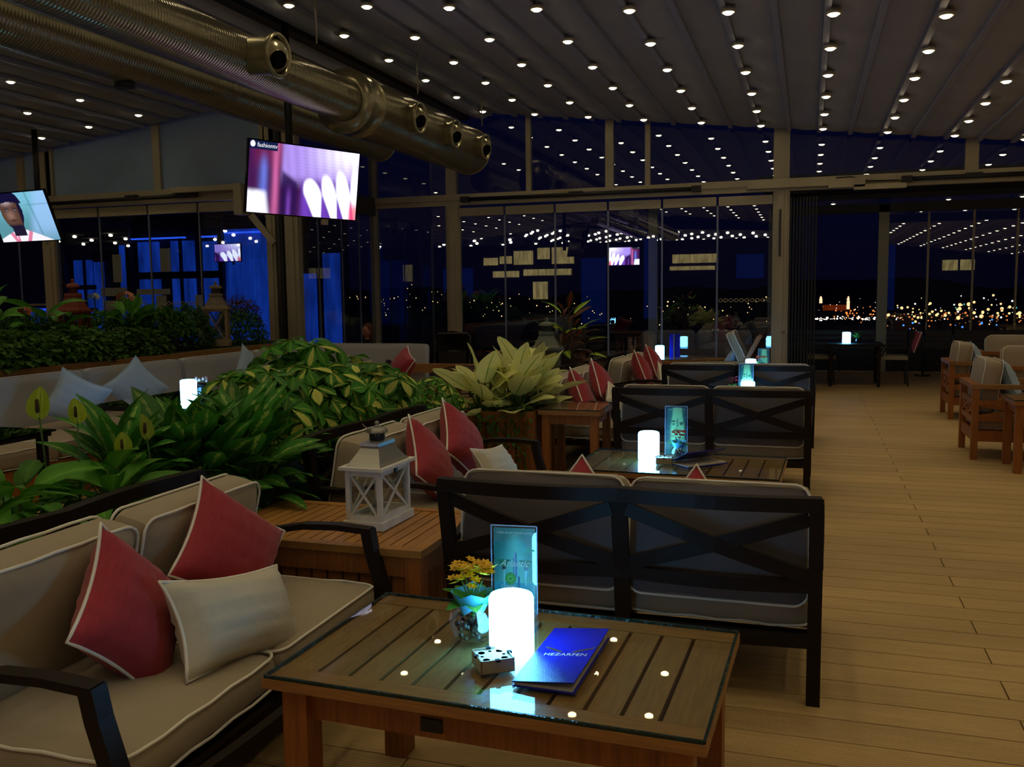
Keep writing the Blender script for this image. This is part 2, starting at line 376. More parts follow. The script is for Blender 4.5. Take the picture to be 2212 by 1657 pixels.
def Ry(a): return Matrix.Rotation(a, 4, 'Y')
def Rz(a): return Matrix.Rotation(a, 4, 'Z')
def T(*p): return Matrix.Translation(p)
def text_mesh(name, s, size, m, parent, Mx, shear=0.0, th=.0004, align='CENTER'):
    cu = bpy.data.curves.new(name, 'FONT'); cu.body = s; cu.size = size; cu.align_x = align; cu.align_y = 'CENTER'; cu.extrude = th; cu.shear = shear
    cu.resolution_u = 2
    tmp = bpy.data.objects.new('tmp', cu); COL.objects.link(tmp)
    dg = bpy.context.evaluated_depsgraph_get(); me = bpy.data.meshes.new_from_object(tmp.evaluated_get(dg))
    bpy.data.objects.remove(tmp); me.materials.clear(); me.materials.append(m)
    o = bpy.data.objects.new(name, me); COL.objects.link(o); o.parent = parent; o.matrix_local = Mx
    return o
FACE = Rx(PI/2)      # text lying in XY -> standing, read from -Y
# ================================================================ SETTING
floor = structure('floor')
MB().b2((-16,-7,-.30),(9,18.5,-.026)).build('slab', M['gap'], floor)
mb = MB(); mb.b2((-16,9.482,-.03),(9,18.4,0)); mb.b2((-16,-6.9,-.03),(9,.413,0)); mb.b2((-16,.413,-.03),(-5.25,9.482,0)); mb.b2((6.75,.413,-.03),(9,9.482,0))
mb.build('far_decking', M['deck_far'], floor)
PW, GAPW = .1744, .0058
pmesh = {}
def plank(x0, x1, yc):
    k = round(x1-x0, 3)
    if k not in pmesh:
        o = MB().box((0,0,-.012),(k-GAPW, PW-GAPW, .024)).build('plank', M['deck'], floor); pmesh[k] = o
        o.location = ((x0+x1)/2, yc, 0); return
    o = bpy.data.objects.new('plank', pmesh[k].data); COL.objects.link(o); o.parent = floor; o.location = ((x0+x1)/2, yc, 0)
for i in range(52):
    y0 = 3.203 + PW*(i-16); js = [-3.25,.75,4.75] if i % 2 == 1 else [-1.25,2.75]
    xs = [-5.25] + [j for j in js] + [6.75]
    for a, b in zip(xs, xs[1:]): plank(a, b, y0+PW/2)
# ---- roof: two pitched planes of fabric between ribs running along Y
ceil = structure('ceiling')
YE, YB = 14.28, -6.5
def rz_(x): return 3.875 - .118*x          # right pitch
def lz_(x): return 5.345 + .118*x          # left pitch
def fabric(x0, x1, zf, sag, ye):
    mb = MB(); n = 6
    for s_ in (0,):
        mb.grid(n, 10, lambda u, v: (x0+(x1-x0)*u, YB+(ye-YB)*v, zf(x0+(x1-x0)*u) - sag*(1-(2*u-1)**2)), flip=True)
    mb.b2((x0, ye-.02, zf(x0)-.02), (x1, ye+.02, zf(x0)+.05)) if False else None
    return mb.build('fabric_panel', M['fabric_roof'], ceil)
rib_r = None
def rib(x, z, ye, tall=.07):
    global rib_r
    if rib_r is None:
        rib_r = MB().box((0,0,0),(.055, 1, .07)).build('rib', M['rib'], ceil); o = rib_r
    else: o = bpy.data.objects.new('rib', rib_r.data); COL.objects.link(o); o.parent = ceil
    o.location = (x, (ye+YB)/2, z); o.scale = (1, ye-YB, tall/.07)
LX = [.109+.84*k for k in range(-6, 10)]     # light columns
x = LX[0]-.42
while x < 8.2:
    fabric(x, x+.42, rz_, .022, YE); rib(x, rz_(x)-.022, YE+.03, .055); x += .42
mb = MB(); mb.b2((-5.62,YB,4.40),(-5.36,YE+.2,4.62)); mb.build('gutter', M['rib_dark'], ceil)
MB().b2((-5.98,YB,4.26),(-5.52,YE+.1,4.40)).build('gutter', M['rib'], ceil)
mb = MB(); mb.grid(3, 6, lambda u, v: (-5.36+.46*u, YB+(YE-YB)*v, rz_(-5.36+.46*u)-.10*math.sin(PI*u)-.02), flip=True); mb.build('folded_fabric', M['fabric_roof'], ceil)
mb = MB(); mb.b2((-6.3,YB,4.42),(-5.95,12,4.66)); mb.build('gutter', M['rib'], ceil)
mb = MB(); mb.b2((-6.0,YB,4.70),(-5.5,YE+.3,4.74)); mb.build('ridge_cover', M['rib_dark'], ceil)
x = -6.35
while x > -15.5:
    fabric(x-.48, x, lz_, .05, 11.85); rib(x, lz_(x)-.04, 11.88, .06); x -= .48
for p in ((-5.9,2.9),(-5.9,8.5)): MB().b2((p[0]-.09,p[1]-.09,4.2),(p[0]+.09,p[1]+.09,4.72)).build('hanger_post', M['black'], ceil)

# ---- LEDs
def led_src():
    t = thing('led_spotlight', 'x', 'spotlight')
    MB().lathe([(.058,.030),(.064,.0),(.050,-.004),(.050,.006)], n=16).build('housing', M['led_ring'], t)
    MB().lathe([(.0001,-.022),(.028,-.018),(.044,-.007),(.047,0)], n=10, caps=False).build('lens', M['led'], t)
    b = bpy.data.objects.new('beam', LEDL); COL.objects.link(b); b.parent = t; b.location = (0,0,-.012)
    return t
L0 = led_src(); first = True
def led(x, y, z, label, group, beam=True):
    global first
    if first: first = False; o = L0; o['label'] = label; o['group'] = group; o.location = (x,y,z)
    else:
        o = copy_tree(L0, label, group, loc=(x,y,z))
        if not beam:
            for ch in list(o.children):
                if ch.type == 'LIGHT': bpy.data.objects.remove(ch)
for c, x in enumerate(LX):
    for k in range(17):
        y = 13.78-1.125*k
        led(x+.045, y, rz_(x)-.078, f'LED spotlight, {ORD[k]} from the glass wall in the {ORD[c]} ceiling row from the ducts', 'LED spotlights in the right roof pitch')
LLX = [(-9.227,),(-10.12,),(-11.0,),(-11.9,),(-7.43,),(-6.62,)]  # row nearest the ducts is added, unseen behind them, to brighten the bench
for c, (x,) in enumerate(sorted(LLX, reverse=True)):
    for k in range(14):
        y = 11.19-1.115*k
        if y < -6: continue
        led(x, y, lz_(x)-.085, f'LED spotlight, {ORD[k]} from the frosted windows in the {ORD[c]} row left of the ducts', 'LED spotlights in the left roof pitch')

# roof and LEDs carrying on behind the camera (met only as reflections in the glass)
cr = structure('ceiling_rear')
mb = MB(); mb._add([(-14,-24,4.3),(9,-24,3.3),(9,YB,3.3),(-14,YB,4.3)], [(0,1,2,3)]); mb._add([(-36,-26,4.3),(-14,-26,4.3),(-14,YB,4.3),(-36,YB,4.3)], [(0,1,2,3)]); mb.build('fabric_panel', M['fabric_roof'], cr)
mb = MB()
for i in range(22):
    for k in range(15):
        xx, yy = -12.5+.95*i+.4*(k % 2), -7.4-1.125*k; mb.ball((xx,yy,4.3-(xx+14)/23-.06), .065, 6, sc=(1,1,.7))
for i in range(11):
    for k in range(7): mb.ball((-34+1.9*i+.7*(k % 2),-8.2-2.3*k,4.22), .09, 6, sc=(1,1,.7))
mb.build('distant_lights', emat('led_far', (1,.86,.6), 20, False), cr, stuff=True)
# ---- main glass wall at Y = 14.5
YF = 14.5
wb = structure('wall_back')
def post(par, x0, x1, y0, y1, z0, z1, m='alu', name='post'): return MB().b2((x0,y0,z0),(x1,y1,z1)).build(name, M[m], par)
def channel_post(par, x0, x1, y, z0, z1):
    mb = MB(); w = x1-x0
    mb.b2((x0,y-.05,z0),(x1,y+.07,z1)); mb.b2((x0+w*.22,y-.075,z0),(x0+w*.72,y-.05,z1)); mb.b2((x0-.03,y-.02,z0),(x0,y+.05,z1)); mb.b2((x1,y-.02,z0),(x1+.03,y+.05,z1))
    return mb.build('post', M['alu'], par)
channel_post(wb, -5.80, -5.60, YF, 0, 3.02); channel_post(wb, -.50, -.32, YF, 0, 3.02); post(wb, -7.22,-7.10,YF-.06,YF+.06,0,4.6)
for a, b in ((-4.40,-4.32),(-3.09,-2.96),(-2.46,-2.38),(-.53,-.30),(2.07,2.24),(4.9,5.1)):
    post(wb, a, b, YF-.05, YF+.05, 3.20, rz_((a+b)/2)+.05, name='upper_mullion')
post(wb, -5.80,-5.62,YF-.06,YF+.06,3.2,4.55,name='upper_mullion')
mb = MB(); mb.b2((-7.2,YF-.08,3.10),(8,YF+.08,3.20)); mb.b2((-7.2,YF-.05,3.02),(8,YF+.06,3.10)); mb.b2((-.9,YF-.16,3.06),(.4,YF-.08,3.19)); mb.build('transom', M['alu'], wb)
for a, b in ((-5.5,-1.6),(1.25,3.1),(3.3,5.6)):
    mb = MB(); mb.tube([(a,YF-.12,3.105),(b,YF-.12,3.105)], .032, 10); mb.box((a+.06,YF-.12,3.105),(.14,.09,.09)); mb.box((b-.06,YF-.12,3.105),(.14,.09,.09)); mb.box(((a+b)/2,YF-.12,3.12),(.22,.08,.06)); mb.build('roller_blind_tube', M['black'], wb)
mb = MB(); mb.tube([(.35,YF-.17,3.16),(.55,YF-.17,3.17),(.8,YF-.17,3.1),(1.2,YF-.15,3.09)], .009, 6); mb.build('cable', M['black'], wb)
MB().b2((.25,YF-.2,3.02),(.75,YF-.08,3.15)).b2((.6,YF-.2,2.98),(1.3,YF-.08,3.05)).build('motor_box', M['alu'], wb)
xm = [-5.59,-4.787,-3.929,-3.054,-2.196,-1.347,-.52]
for i, (a, b) in enumerate(zip(xm, xm[1:])):
    MB().b2((a+.018,YF-.03,2.84),(b-.018,YF+.03,2.975)).build('panel_header', M['alu'], wb)
    MB().b2((a+.006,YF-.005,.05),(b-.006,YF+.005,2.86)).build('glass_panel', M['facade_glass'], wb)
    MB().b2((a+.018,YF-.03,0),(b-.018,YF+.03,.09)).build('panel_rail', M['alu'], wb)
    if i: MB().b2((a-.013,YF-.010,.09),(a+.013,YF+.010,2.84)).build('edge_seal', M['seal'], wb)
post(wb, -2.46,-2.32,YF+.30,YF+.42,0,3.0)
MB().b2((-7.1,YF-.005,.05),(-5.83,YF+.005,3.02)).build('glass_panel', M['facade_glass'], wb)
MB().b2((-7.1,YF-.04,0),(-5.83,YF+.04,.10)).build('panel_rail', M['alu'], wb)
for a, b in ((-7.1,-5.8),(-5.62,-4.40),(-4.32,-3.09),(-2.96,-2.46),(-2.38,-.53),(-.30,2.07),(2.24,4.9),(5.1,8)):
    MB()._add([(a,YF-.004,3.2),(b,YF-.004,3.2),(b,YF-.004,min(4.6,rz_(b)+.05)),(a,YF-.004,min(4.6,rz_(a)+.05)),(a,YF+.006,3.2),(b,YF+.006,3.2),(b,YF+.006,min(4.6,rz_(b)+.05)),(a,YF+.006,min(4.6,rz_(a)+.05))],
        [(0,1,2,3),(7,6,5,4),(0,4,5,1),(1,5,6,2),(2,6,7,3),(3,7,4,0)]).build('upper_glass', M['facade_glass'], wb)
def rings(par, x0, x1, y, z, n):
    mb = MB()
    for k in range(n):
        c = x0+(x1-x0)*(k+.5)/n; r = min(.032, (x1-x0)/n*.33)
        mb.tube([(c+r*math.cos(t*PI/6), y, z+r*math.sin(t*PI/6)) for t in range(12)], .006, 4, closed=True)
        if k < n-1: mb.bar((c+r, y, z-.006), (c+(x1-x0)/n-r, y, z+.006), .004, .01)
    return mb.build('ring_decal', M['alu'], par)
rings(wb, -1.33, -.54, YF-.012, 1.40, 10)
mb = MB()
for dx, r in ((-.05,.034),(.02,.034)): mb.lathe([(r,-.014),(r,0)], (-1.347+dx,YF-.01,.93), 14, axis='y')
mb.b2((-1.40,YF-.024,.90),(-1.33,YF-.012,.964)); mb.lathe([(.028,-.012),(.028,0)], (-1.2,YF-.01,.92), 14, axis='y'); mb.build('door_lock', M['pewter'], wb)
MB().lathe([(.02,-.03),(.025,-.005),(.02,0)], (-.36,YF-.08,.92), 12, axis='y').build('door_knob', M['chrome'], wb)
MB().b2((-.44,YF-.09,2.05),(-.405,YF-.055,2.75)).build('door_closer', M['alu_dark'], wb)
# folded glass panels stacked at the opening
for k in range(9):
    xx = -.27+.045*k
    st = MB().b2((xx-.004,YF+.02,.05),(xx+.004,YF+.84,2.95)).build('folded_glass_panel', M['facade_glass'], wb)
    MB().b2((xx-.012,YF-.01,0),(xx+.012,YF+.02,2.98)).b2((xx-.012,YF+.84,0),(xx+.012,YF+.86,2.98)).b2((xx-.012,YF-.01,2.93),(xx+.012,YF+.86,3.0)).build('stile', M['black'], wb)
# ---- left glass wall at Y = 12 and return wall
YL = 12.0
wl_ = structure('wall_left')
for a, b, z in ((-7.67,-7.52,4.35),(-7.50,-7.40,4.4),(-7.36,-7.14,4.45),(-11.86,-11.62,3.9)): 
    mb = MB(); mb.b2((a,YL-.06,0),(b,YL+.06,z)); mb.b2((a+(b-a)*.25,YL-.085,0),(a+(b-a)*.7,YL-.06,z)); mb.build('post', M['alu'] if a != -7.50 else M['alu_dark'], wl_)
post(wl_, -7.55,-7.36,YL-.02,YL+.04,0,4.4,'black','dark_infill')
mb = MB(); mb.b2((-15,YL-.08,3.10),(-7.9,YL+.08,3.2)); mb.b2((-15,YL-.05,3.0),(-7.5,YL+.05,3.1)); mb.b2((-8.05,YL-.3,2.75),(-7.92,YL-.08,3.2)); mb.b2((-9.2,YL-.25,3.12),(-8.0,YL-.08,3.2)); mb.build('transom', M['alu'], wl_)
MB().tube([(-11.6,YL-.12,3.07),(-8.8,YL-.12,3.09)], .03, 8).box((-10.0,YL-.12,3.10),(.2,.08,.07)).build('roller_blind_tube', M['black'], wl_)
MB().bar((-7.86,YL-.15,2.75),(-7.52,YL-.1,2.33),.05,.09).build('corner_brace', M['alu'], wl_)
xl = [-15,-14.1,-13.2,-12.4,-11.62,-10.745,-9.80,-8.877,-7.94]
for i, (a, b) in enumerate(zip(xl, xl[1:])):
    MB().b2((a+.018,YL-.03,2.84),(b-.018,YL+.03,2.98)).build('panel_header', M['alu'], wl_)
    MB().b2((a+.006,YL-.005,.05),(b-.006,YL+.005,2.86)).build('glass_panel', M['facade_glass'], wl_)
    MB().b2((a-.012,YL-.01,.05),(a+.012,YL+.01,2.84)).build('edge_seal', M['seal'], wl_)
MB().b2((-7.93,YL-.005,.05),(-7.67,YL+.005,2.9)).build('glass_panel', M['facade_glass'], wl_)
for a in (-9.63,-11.70,-12.3,-13.5): post(wl_, a, a+.13, YL-.06, YL+.06, 3.2, lz_(a+.06)+.02, name='upper_mullion')
post(wl_, -7.74,-7.52,YL-.06,YL+.06,3.2,4.42,name='upper_mullion')
for a, b in ((-9.5,-7.74),(-11.57,-9.63),(-12.17,-11.7),(-15,-12.3)):
    MB()._add([(a,YL-.01,3.2),(b,YL-.01,3.2),(b,YL-.01,lz_(b)+.02),(a,YL-.01,lz_(a)+.02),(a,YL+.01,3.2),(b,YL+.01,3.2),(b,YL+.01,lz_(b)+.02),(a,YL+.01,lz_(a)+.02)],
        [(0,1,2,3),(7,6,5,4),(0,4,5,1),(1,5,6,2),(2,6,7,3),(3,7,4,0)]).build('frosted_pane', M['frosted'], wl_)
for a, b in ((-9.7,-8.95),(-8.8,-8.0),(-10.7,-9.9),(-12.3,-11.9)): rings(wl_, a, b, YL-.012, 1.46, 9)
wr = structure('wall_right')
XR = -7.16
for y in (12.55,13.3,13.9): MB().b2((XR-.01,y-.012,.05),(XR+.01,y+.012,2.9)).build('edge_seal', M['seal'], wr)
MB().b2((XR-.005,YL+.06,.05),(XR+.005,YF-.06,2.9)).build('glass_panel', M['facade_glass'], wr)
MB().b2((XR-.06,YL+.06,2.9),(XR+.06,YF-.06,3.2)).build('transom', M['alu_dark'], wr)
MB().b2((XR-.005,YL+.06,3.2),(XR+.005,YF-.06,4.45)).build('upper_glass', M['facade_glass'], wr)

# ---- terrace outside the opening: low wall with window frames at Y = 18.5
YT = 18.5
wt = structure('wall_outer')
post(wt, 1.22,1.40,YT-.08,YT+.08,0,3.1); post(wt, 5.6,5.8,YT-.08,YT+.08,0,3.1); post(wt,-.75,-.6,YT-.08,YT+.08,0,3.1)
mb = MB(); mb.b2((-.7,YT-.08,2.96),(8.5,YT+.08,3.12)); mb.b2((-.7,YT-.1,3.22),(8.5,YT+.1,3.3)); mb.build('transom', M['alu_dark'], wt)
mb = MB(); mb.b2((-8.5,YT-.06,.70),(8.5,YT+.1,.77)); mb.b2((-8.5,YT-.03,.60),(8.5,YT+.08,.66)); mb.b2((-8.5,YT-.02,.42),(8.5,YT+.06,.56)); mb.build('sill', M['alu_dark'], wt)
for k in range(34):
    xx = -8.4+.5*k; MB().b2((xx-.02,YT-.02,0),(xx+.02,YT+.02,.42)).build('baluster', M['black'], wt)
MB().b2((-8.5,YT+.02,0),(8.5,YT+.06,.42)).build('lower_panel', M['black'], wt)
for x in (2.08,2.83,3.54,4.25,4.95): MB().b2((x-.018,YT-.02,.78),(x+.018,YT+.02,2.95)).build('mullion', M['alu'], wt)
for a, b in ((1.41,2.06),(2.1,2.81),(2.85,3.52),(3.56,4.23),(4.27,4.93),(4.97,5.58)): MB().b2((a,YT-.004,.78),(b,YT+.004,2.95)).build('glass_panel', M['facade_glass'], wt)
for a, b in ((-.6,1.2),(1.42,3.4),(3.45,5.6)): MB().b2((a,YT-.004,3.12),(b,YT+.004,3.22)).build('top_light', M['facade_glass'], wt)
tr = structure('ceiling_terrace')
MB().b2((-.8,YF+.9,3.30),(8.5,YT+.2,3.36)).build('canopy', M['rib_dark'], tr)
for i, (x, y) in enumerate(((.45,16.9),(1.45,16.9),(2.6,16.9),(3.9,16.9),(5.1,16.9))):
    led(x, y, 3.292, f'LED spotlight under the dark terrace canopy, {ORD[i]} from the folded glass doors', 'LED spotlights under the terrace canopy', False)

# ---- lobby wall behind the camera (seen only mirrored in the glass)
wf = structure('wall_front')
YW_ = -6.6
MB().b2((-28,YW_-.3,0),(9,YW_-.1,3.5)).build('wall_panel', M['rib_dark'], wf)
def fr(x0, x1, z0, z1, m, nm): return MB().b2((x0,YW_-.1,z0),(x1,YW_-.02,z1)).build(nm, M[m], wf)
for x0, x1, z0, z1 in ((-12.7,-12.1,2.7,3.0),(-12.0,-11.5,2.75,3.05),(-11.4,-10.6,2.7,3.25),(-10.4,-9.9,2.9,3.35),(-9.8,-8.9,2.7,3.35),(-12.3,-11.2,2.2,2.45),(-11.0,-9.0,2.25,2.5),(-10.6,-10.0,1.3,2.0),(-5.0,-3.3,2.62,2.95),(-5.1,-3.4,2.35,2.5),(5.5,6.1,2.3,2.75),(6.2,6.75,2.3,2.75),(1.6,2.0,2.1,2.8)):
    fr(x0,x1,z0,z1,'warm_win','window_pane')
for x0, x1, z0, z1 in ((-8.6,-7.6,.3,2.9),(-6.1,-5.6,.5,3.6),(-2.6,-1.6,2.0,2.9),(-1.3,-.7,.6,3.3),(-14.5,-13.2,.4,2.6),(.2,1.1,1.9,2.7),(2.6,3.6,.6,3.6),(.2,.9,.9,1.7),(-17.5,-15.6,.3,3.0),(-20.5,-18.5,.3,3.0)):
    fr(x0,x1,z0,z1,'blue_dim','blue_panel')

# ---- neighbouring blue-lit lounge seen through the left glass
ax = structure('wall_annex')
YA = 16.6
MB().b2((-24,YA+.05,0),(-8.9,YA+.2,4.0)).build('wall_panel', M['black'], ax)
def an(x0, x1, z0, z1, m, nm, dy=0): return MB().b2((x0,YA-.05-dy,z0),(x1,YA+.04-dy,z1)).build(nm, M[m], ax)
for a, b, z0, z1 in ((-15.6,-15.15,.6,2.4),(-15.05,-14.85,.6,2.35),(-13.85,-13.35,.4,2.75),(-13.0,-12.45,.4,2.75),(-12.2,-11.75,.4,2.72),(-14.35,-14.2,.4,2.7),(-11.65,-10.55,.3,2.95),(-16.9,-15.9,.5,1.35),(-10.0,-9.55,.4,2.0),(-9.35,-9.0,.5,2.4)):
    an(a, b, z0, z1, 'blue_wall', 'blue_panel')
for a, b, z0, z1 in ((-15.3,-15.26,.6,2.4),(-15.6,-15.0,1.75,1.85),(-15.6,-15.0,1.3,1.34),(-15.6,-15.0,1.0,1.04),(-13.9,-11.7,1.95,2.1),(-12.75,-12.7,.4,2.9)):
    an(a, b, z0, z1, 'black', 'frame_bar', .06)
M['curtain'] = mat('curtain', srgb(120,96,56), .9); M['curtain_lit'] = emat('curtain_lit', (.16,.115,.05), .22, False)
for a, b, z0, z1 in ((-14.75,-14.45,.4,1.5),(-14.85,-14.2,1.6,1.78),(-14.1,-13.9,.4,1.55),(-13.4,-13.2,.4,1.6),(-13.25,-13.05,2.0,2.6),(-12.4,-12.3,.4,1.6),(-14.5,-14.3,1.9,2.5),(-11.72,-11.66,.4,1.7),(-13.9,-13.1,1.62,1.74)):
    an(a, b, z0, z1, 'curtain_lit', 'curtain', .04)
M['blue_line'] = emat('blue_line', (.03,.12,.9), 1.2, False)
for a, b, z in ((-13.95,-12.6,2.80),(-12.2,-11.7,2.80),(-11.6,-10.7,2.86),(-17,-15.8,1.3)): an(a, b, z, z+.03, 'blue_line', 'light_strip', .08)
for a, b in ((-14.1,-14.0),(-16,-15.75),(-11.75,-11.65)): an(a, b, 0, 3.3, 'alu_dark', 'column', .1)
MB().b2((-24,YA-1.6,3.3),(-8.9,YA+.2,3.4)).build('soffit', M['black'], ax)
# ================================================================ CITY, DUCTS, TELEVISIONS
land = structure('ground_far')
mb = MB()
def hill(x):
    return 4+5*math.sin(x*.011+1.3)+3*math.sin(x*.027)+2*math.sin(x*.061+2)
N = 90
mb.grid(N, 8, lambda u, v: (-900+1900*u, 620+420*v+(-60)*math.sin(u*3), -42 + (42+hill(-900+1900*u))*min(1, v*1.4)), smooth=True)
mb.build('far_shore', mat('shore', (.003,.003,.005), 1.0), land)
mb = MB(); mb.grid(2, 2, lambda u, v: (-1500+3000*u, 24+1400*v, -42.5)); mb.build('sea', mat('sea', (.002,.003,.008), .25), land)
cols = {'white': ((1,.93,.8), 6), 'warm': ((1,.62,.22), 8), 'orange': ((1,.28,.05), 4), 'blue': ((.1,.4,1), 5), 'green': ((.1,.8,.6), 3)}
for k_, (c_, s_) in cols.items(): M['city_'+k_] = emat('city_'+k_, c_, s_*.3, False)
rc = random.Random(11)
def px2w(px, py, Y):       # a point of the far shore given as bearing/elevation, turned into metres
    k = Y; d = Vector((0,0,0)); v = fw*1975 + r2*(px-1106) - u2*(py-828.5); v *= k/v.y; return Vector((0,0,1.55))+v
def lights(name, label, spec, n, x0, x1, y0, y1, r0, r1, Y=640, grp='lights on the far shore'):
    mbs = MB()
    for _ in range(n):
        p = px2w(rc.uniform(x0,x1), rc.gauss((y0+y1)/2, (y1-y0)/3.2), Y+rc.uniform(-10,10)); r = rc.uniform(r0,r1)*rc.uniform(.6,1)
        mbs.ball(p, r, 6)
    o = mbs.build(name, M['city_'+spec]); tag(o, label, 'city lights', grp, 'stuff'); return o
lights('shore_lights', 'line of white lights along the far waterfront left of the window post', 'white', 60, 1762, 1890, 685, 691, .25, .75)
lights('shore_lights', 'dense warm harbour lights behind the right-hand terrace windows', 'warm', 60, 1914, 2212, 656, 688, .4, 1.35)
lights('shore_lights', 'small white lights mixed into the harbour behind the terrace windows', 'white', 30, 1914, 2212, 650, 694, .2, .8)
lights('shore_lights', 'dim orange street lights low in the harbour behind the terrace windows', 'orange', 90, 1914, 2230, 672, 702, .2, .8)
lights('shore_lights', 'orange lights below the old barracks across the water', 'orange', 45, 1800, 1892, 664, 690, .2, .8)
lights('shore_lights', 'few blue lights at the water below the harbour', 'blue', 9, 1920, 2200, 690, 712, .3, 1.0)
lights('shore_lights', 'scattered white hillside lights beside the barracks towers', 'white', 14, 1762, 1900, 646, 668, .2, .5)
lights('shore_lights', 'scattered yellow city lights seen through the main glass wall', 'warm', 70, 1000, 1660, 640, 690, .2, .6)
lights('shore_lights', 'scattered city lights seen through the glass left of the tall post', 'warm', 45, 660, 960, 620, 680, .2, .6)
lights('shore_lights', 'few small green lights in the harbour', 'green', 5, 1930, 2200, 650, 672, .3, .7)
# floodlit barracks with two towers
bk = thing('barracks', 'orange floodlit barracks with two pale towers on the far shore', 'building', px2w(1790,668,640))
b0 = bk.location.copy()
M['flood_o'] = varied_emat('flood_o', (.20,.026,.003), .5, .35); M['flood_p'] = emat('flood_p', (1.0,.55,.32), 1.6, False)
pa, pb = px2w(1778,659,640)-b0, px2w(1828,667,640)-b0
MB().b2((pa.x,-3,pb.z-1),(pb.x,4,pa.z)).build('wing', M['flood_o'], bk)
for px_, zb, zt_ in ((1773,655,640),(1832,668,640)):
    q = px2w(px_, zb, 640)-b0; q2 = px2w(px_, zt_, 640)-b0; h_ = q2.z-q.z
    MB().lathe([(.95,0),(.9,h_*.55),(1.15,h_*.58),(.75,h_*.62),(.65,h_*.85),(.3,h_)], q, 10).build('tower', M['flood_p' if px_ < 1800 else 'flood_p'], bk)
# ---- ducts
def duct(name, label, X, Z, segs, noz):
    t = thing(name, label, 'air duct')
    for (y0, y1, r) in segs:
        MB().lathe([(r,y0),(r,y1)], (X,0,Z), 40, axis='y', caps=False).build('pipe', M['duct'], t)
    for i in range(len(segs)-1):
        y = segs[i][1]; r = max(segs[i][2], segs[i+1][2])
        MB().lathe([(segs[i][2]+.002,y-.18),(r+.02,y-.17),(r+.02,y-.15),(r+.012,y-.145),(r+.012,y+.12),(r+.02,y+.125),(r+.02,y+.145),(segs[i+1][2]+.002,y+.2)], (X,0,Z), 40, axis='y', caps=False).build('coupling', M['duct_plain'], t)
    y, r = segs[-1][1], segs[-1][2]
    MB().lathe([(r,y-.01),(r+.015,y),(r*.97,y+.04),(r*.7,y+.09),(.001,y+.11)], (X,0,Z), 40, axis='y').build('end_cap', M['duct_plain'], t)
    for (ny, rr, el) in noz:
        R = Ry(PI/2-el); A = T(X, ny, Z) @ R
        nz_ = MB().lathe([(rr*.96,.12),(rr*.96,.36),(rr*1.12,.40),(rr*1.14,.42),(rr*1.08,.44),(rr*.95,.43),(rr*.92,.40)], n=32, caps=False).build('nozzle', M['duct_plain'], t); nz_.matrix_local = A
        ey = MB(); 
        prof = [(rr*.90*math.sin(a*PI/16), rr*.90*math.cos(a*PI/16)) for a in range(3, 10)]
        ey.lathe(prof, n=28, caps=False); ey.lathe([(prof[0][0]+.006,prof[0][1]-.01),(prof[0][0]-.004,prof[0][1]+.004)], n=28, caps=False)
        e = ey.build('eyeball', M['duct_plain'], nz_); e.matrix_local = T(0,0,.345) @ Rx(math.radians(26)) @ Ry(math.radians(22))
        b = MB().lathe([(.001,0),(prof[0][0],0)], n=20).build('opening', M['black'], e); b.matrix_local = T(0,0,prof[0][1]*.86)
    for y in [s for s in (2.0, 4.6, 7.9, 10.25, 12.5) if s < segs[-1][1]]:
        MB().tube([(X+.30,y,Z+.30),(X+.30,y,rz_(X+.3) if X > -5.6 else lz_(X+.3))], .008, 6).build('hanger_rod', M['alu'], t)
    return t
duct('spiral_duct', 'large beige spiral air duct with four ball nozzles, nearer the lounge', -4.75, 3.615, [(-5,3.4,.218),(3.4,9.15,.218),(9.15,12.75,.325)], [(7.03,.165,-.06),(10.03,.16,-.06),(11.18,.16,-.06),(12.32,.16,-.06)])
d2 = duct('spiral_duct', 'beige spiral air duct running lower behind the nozzle duct', -5.95, 3.73, [(-5,3.0,.236),(3.0,12.3,.24)], [])
MB().lathe([(.09,-.03),(.09,.02)], (-5.95,7.05,3.73-.245), 16).build('access_cap', M['black'], d2)
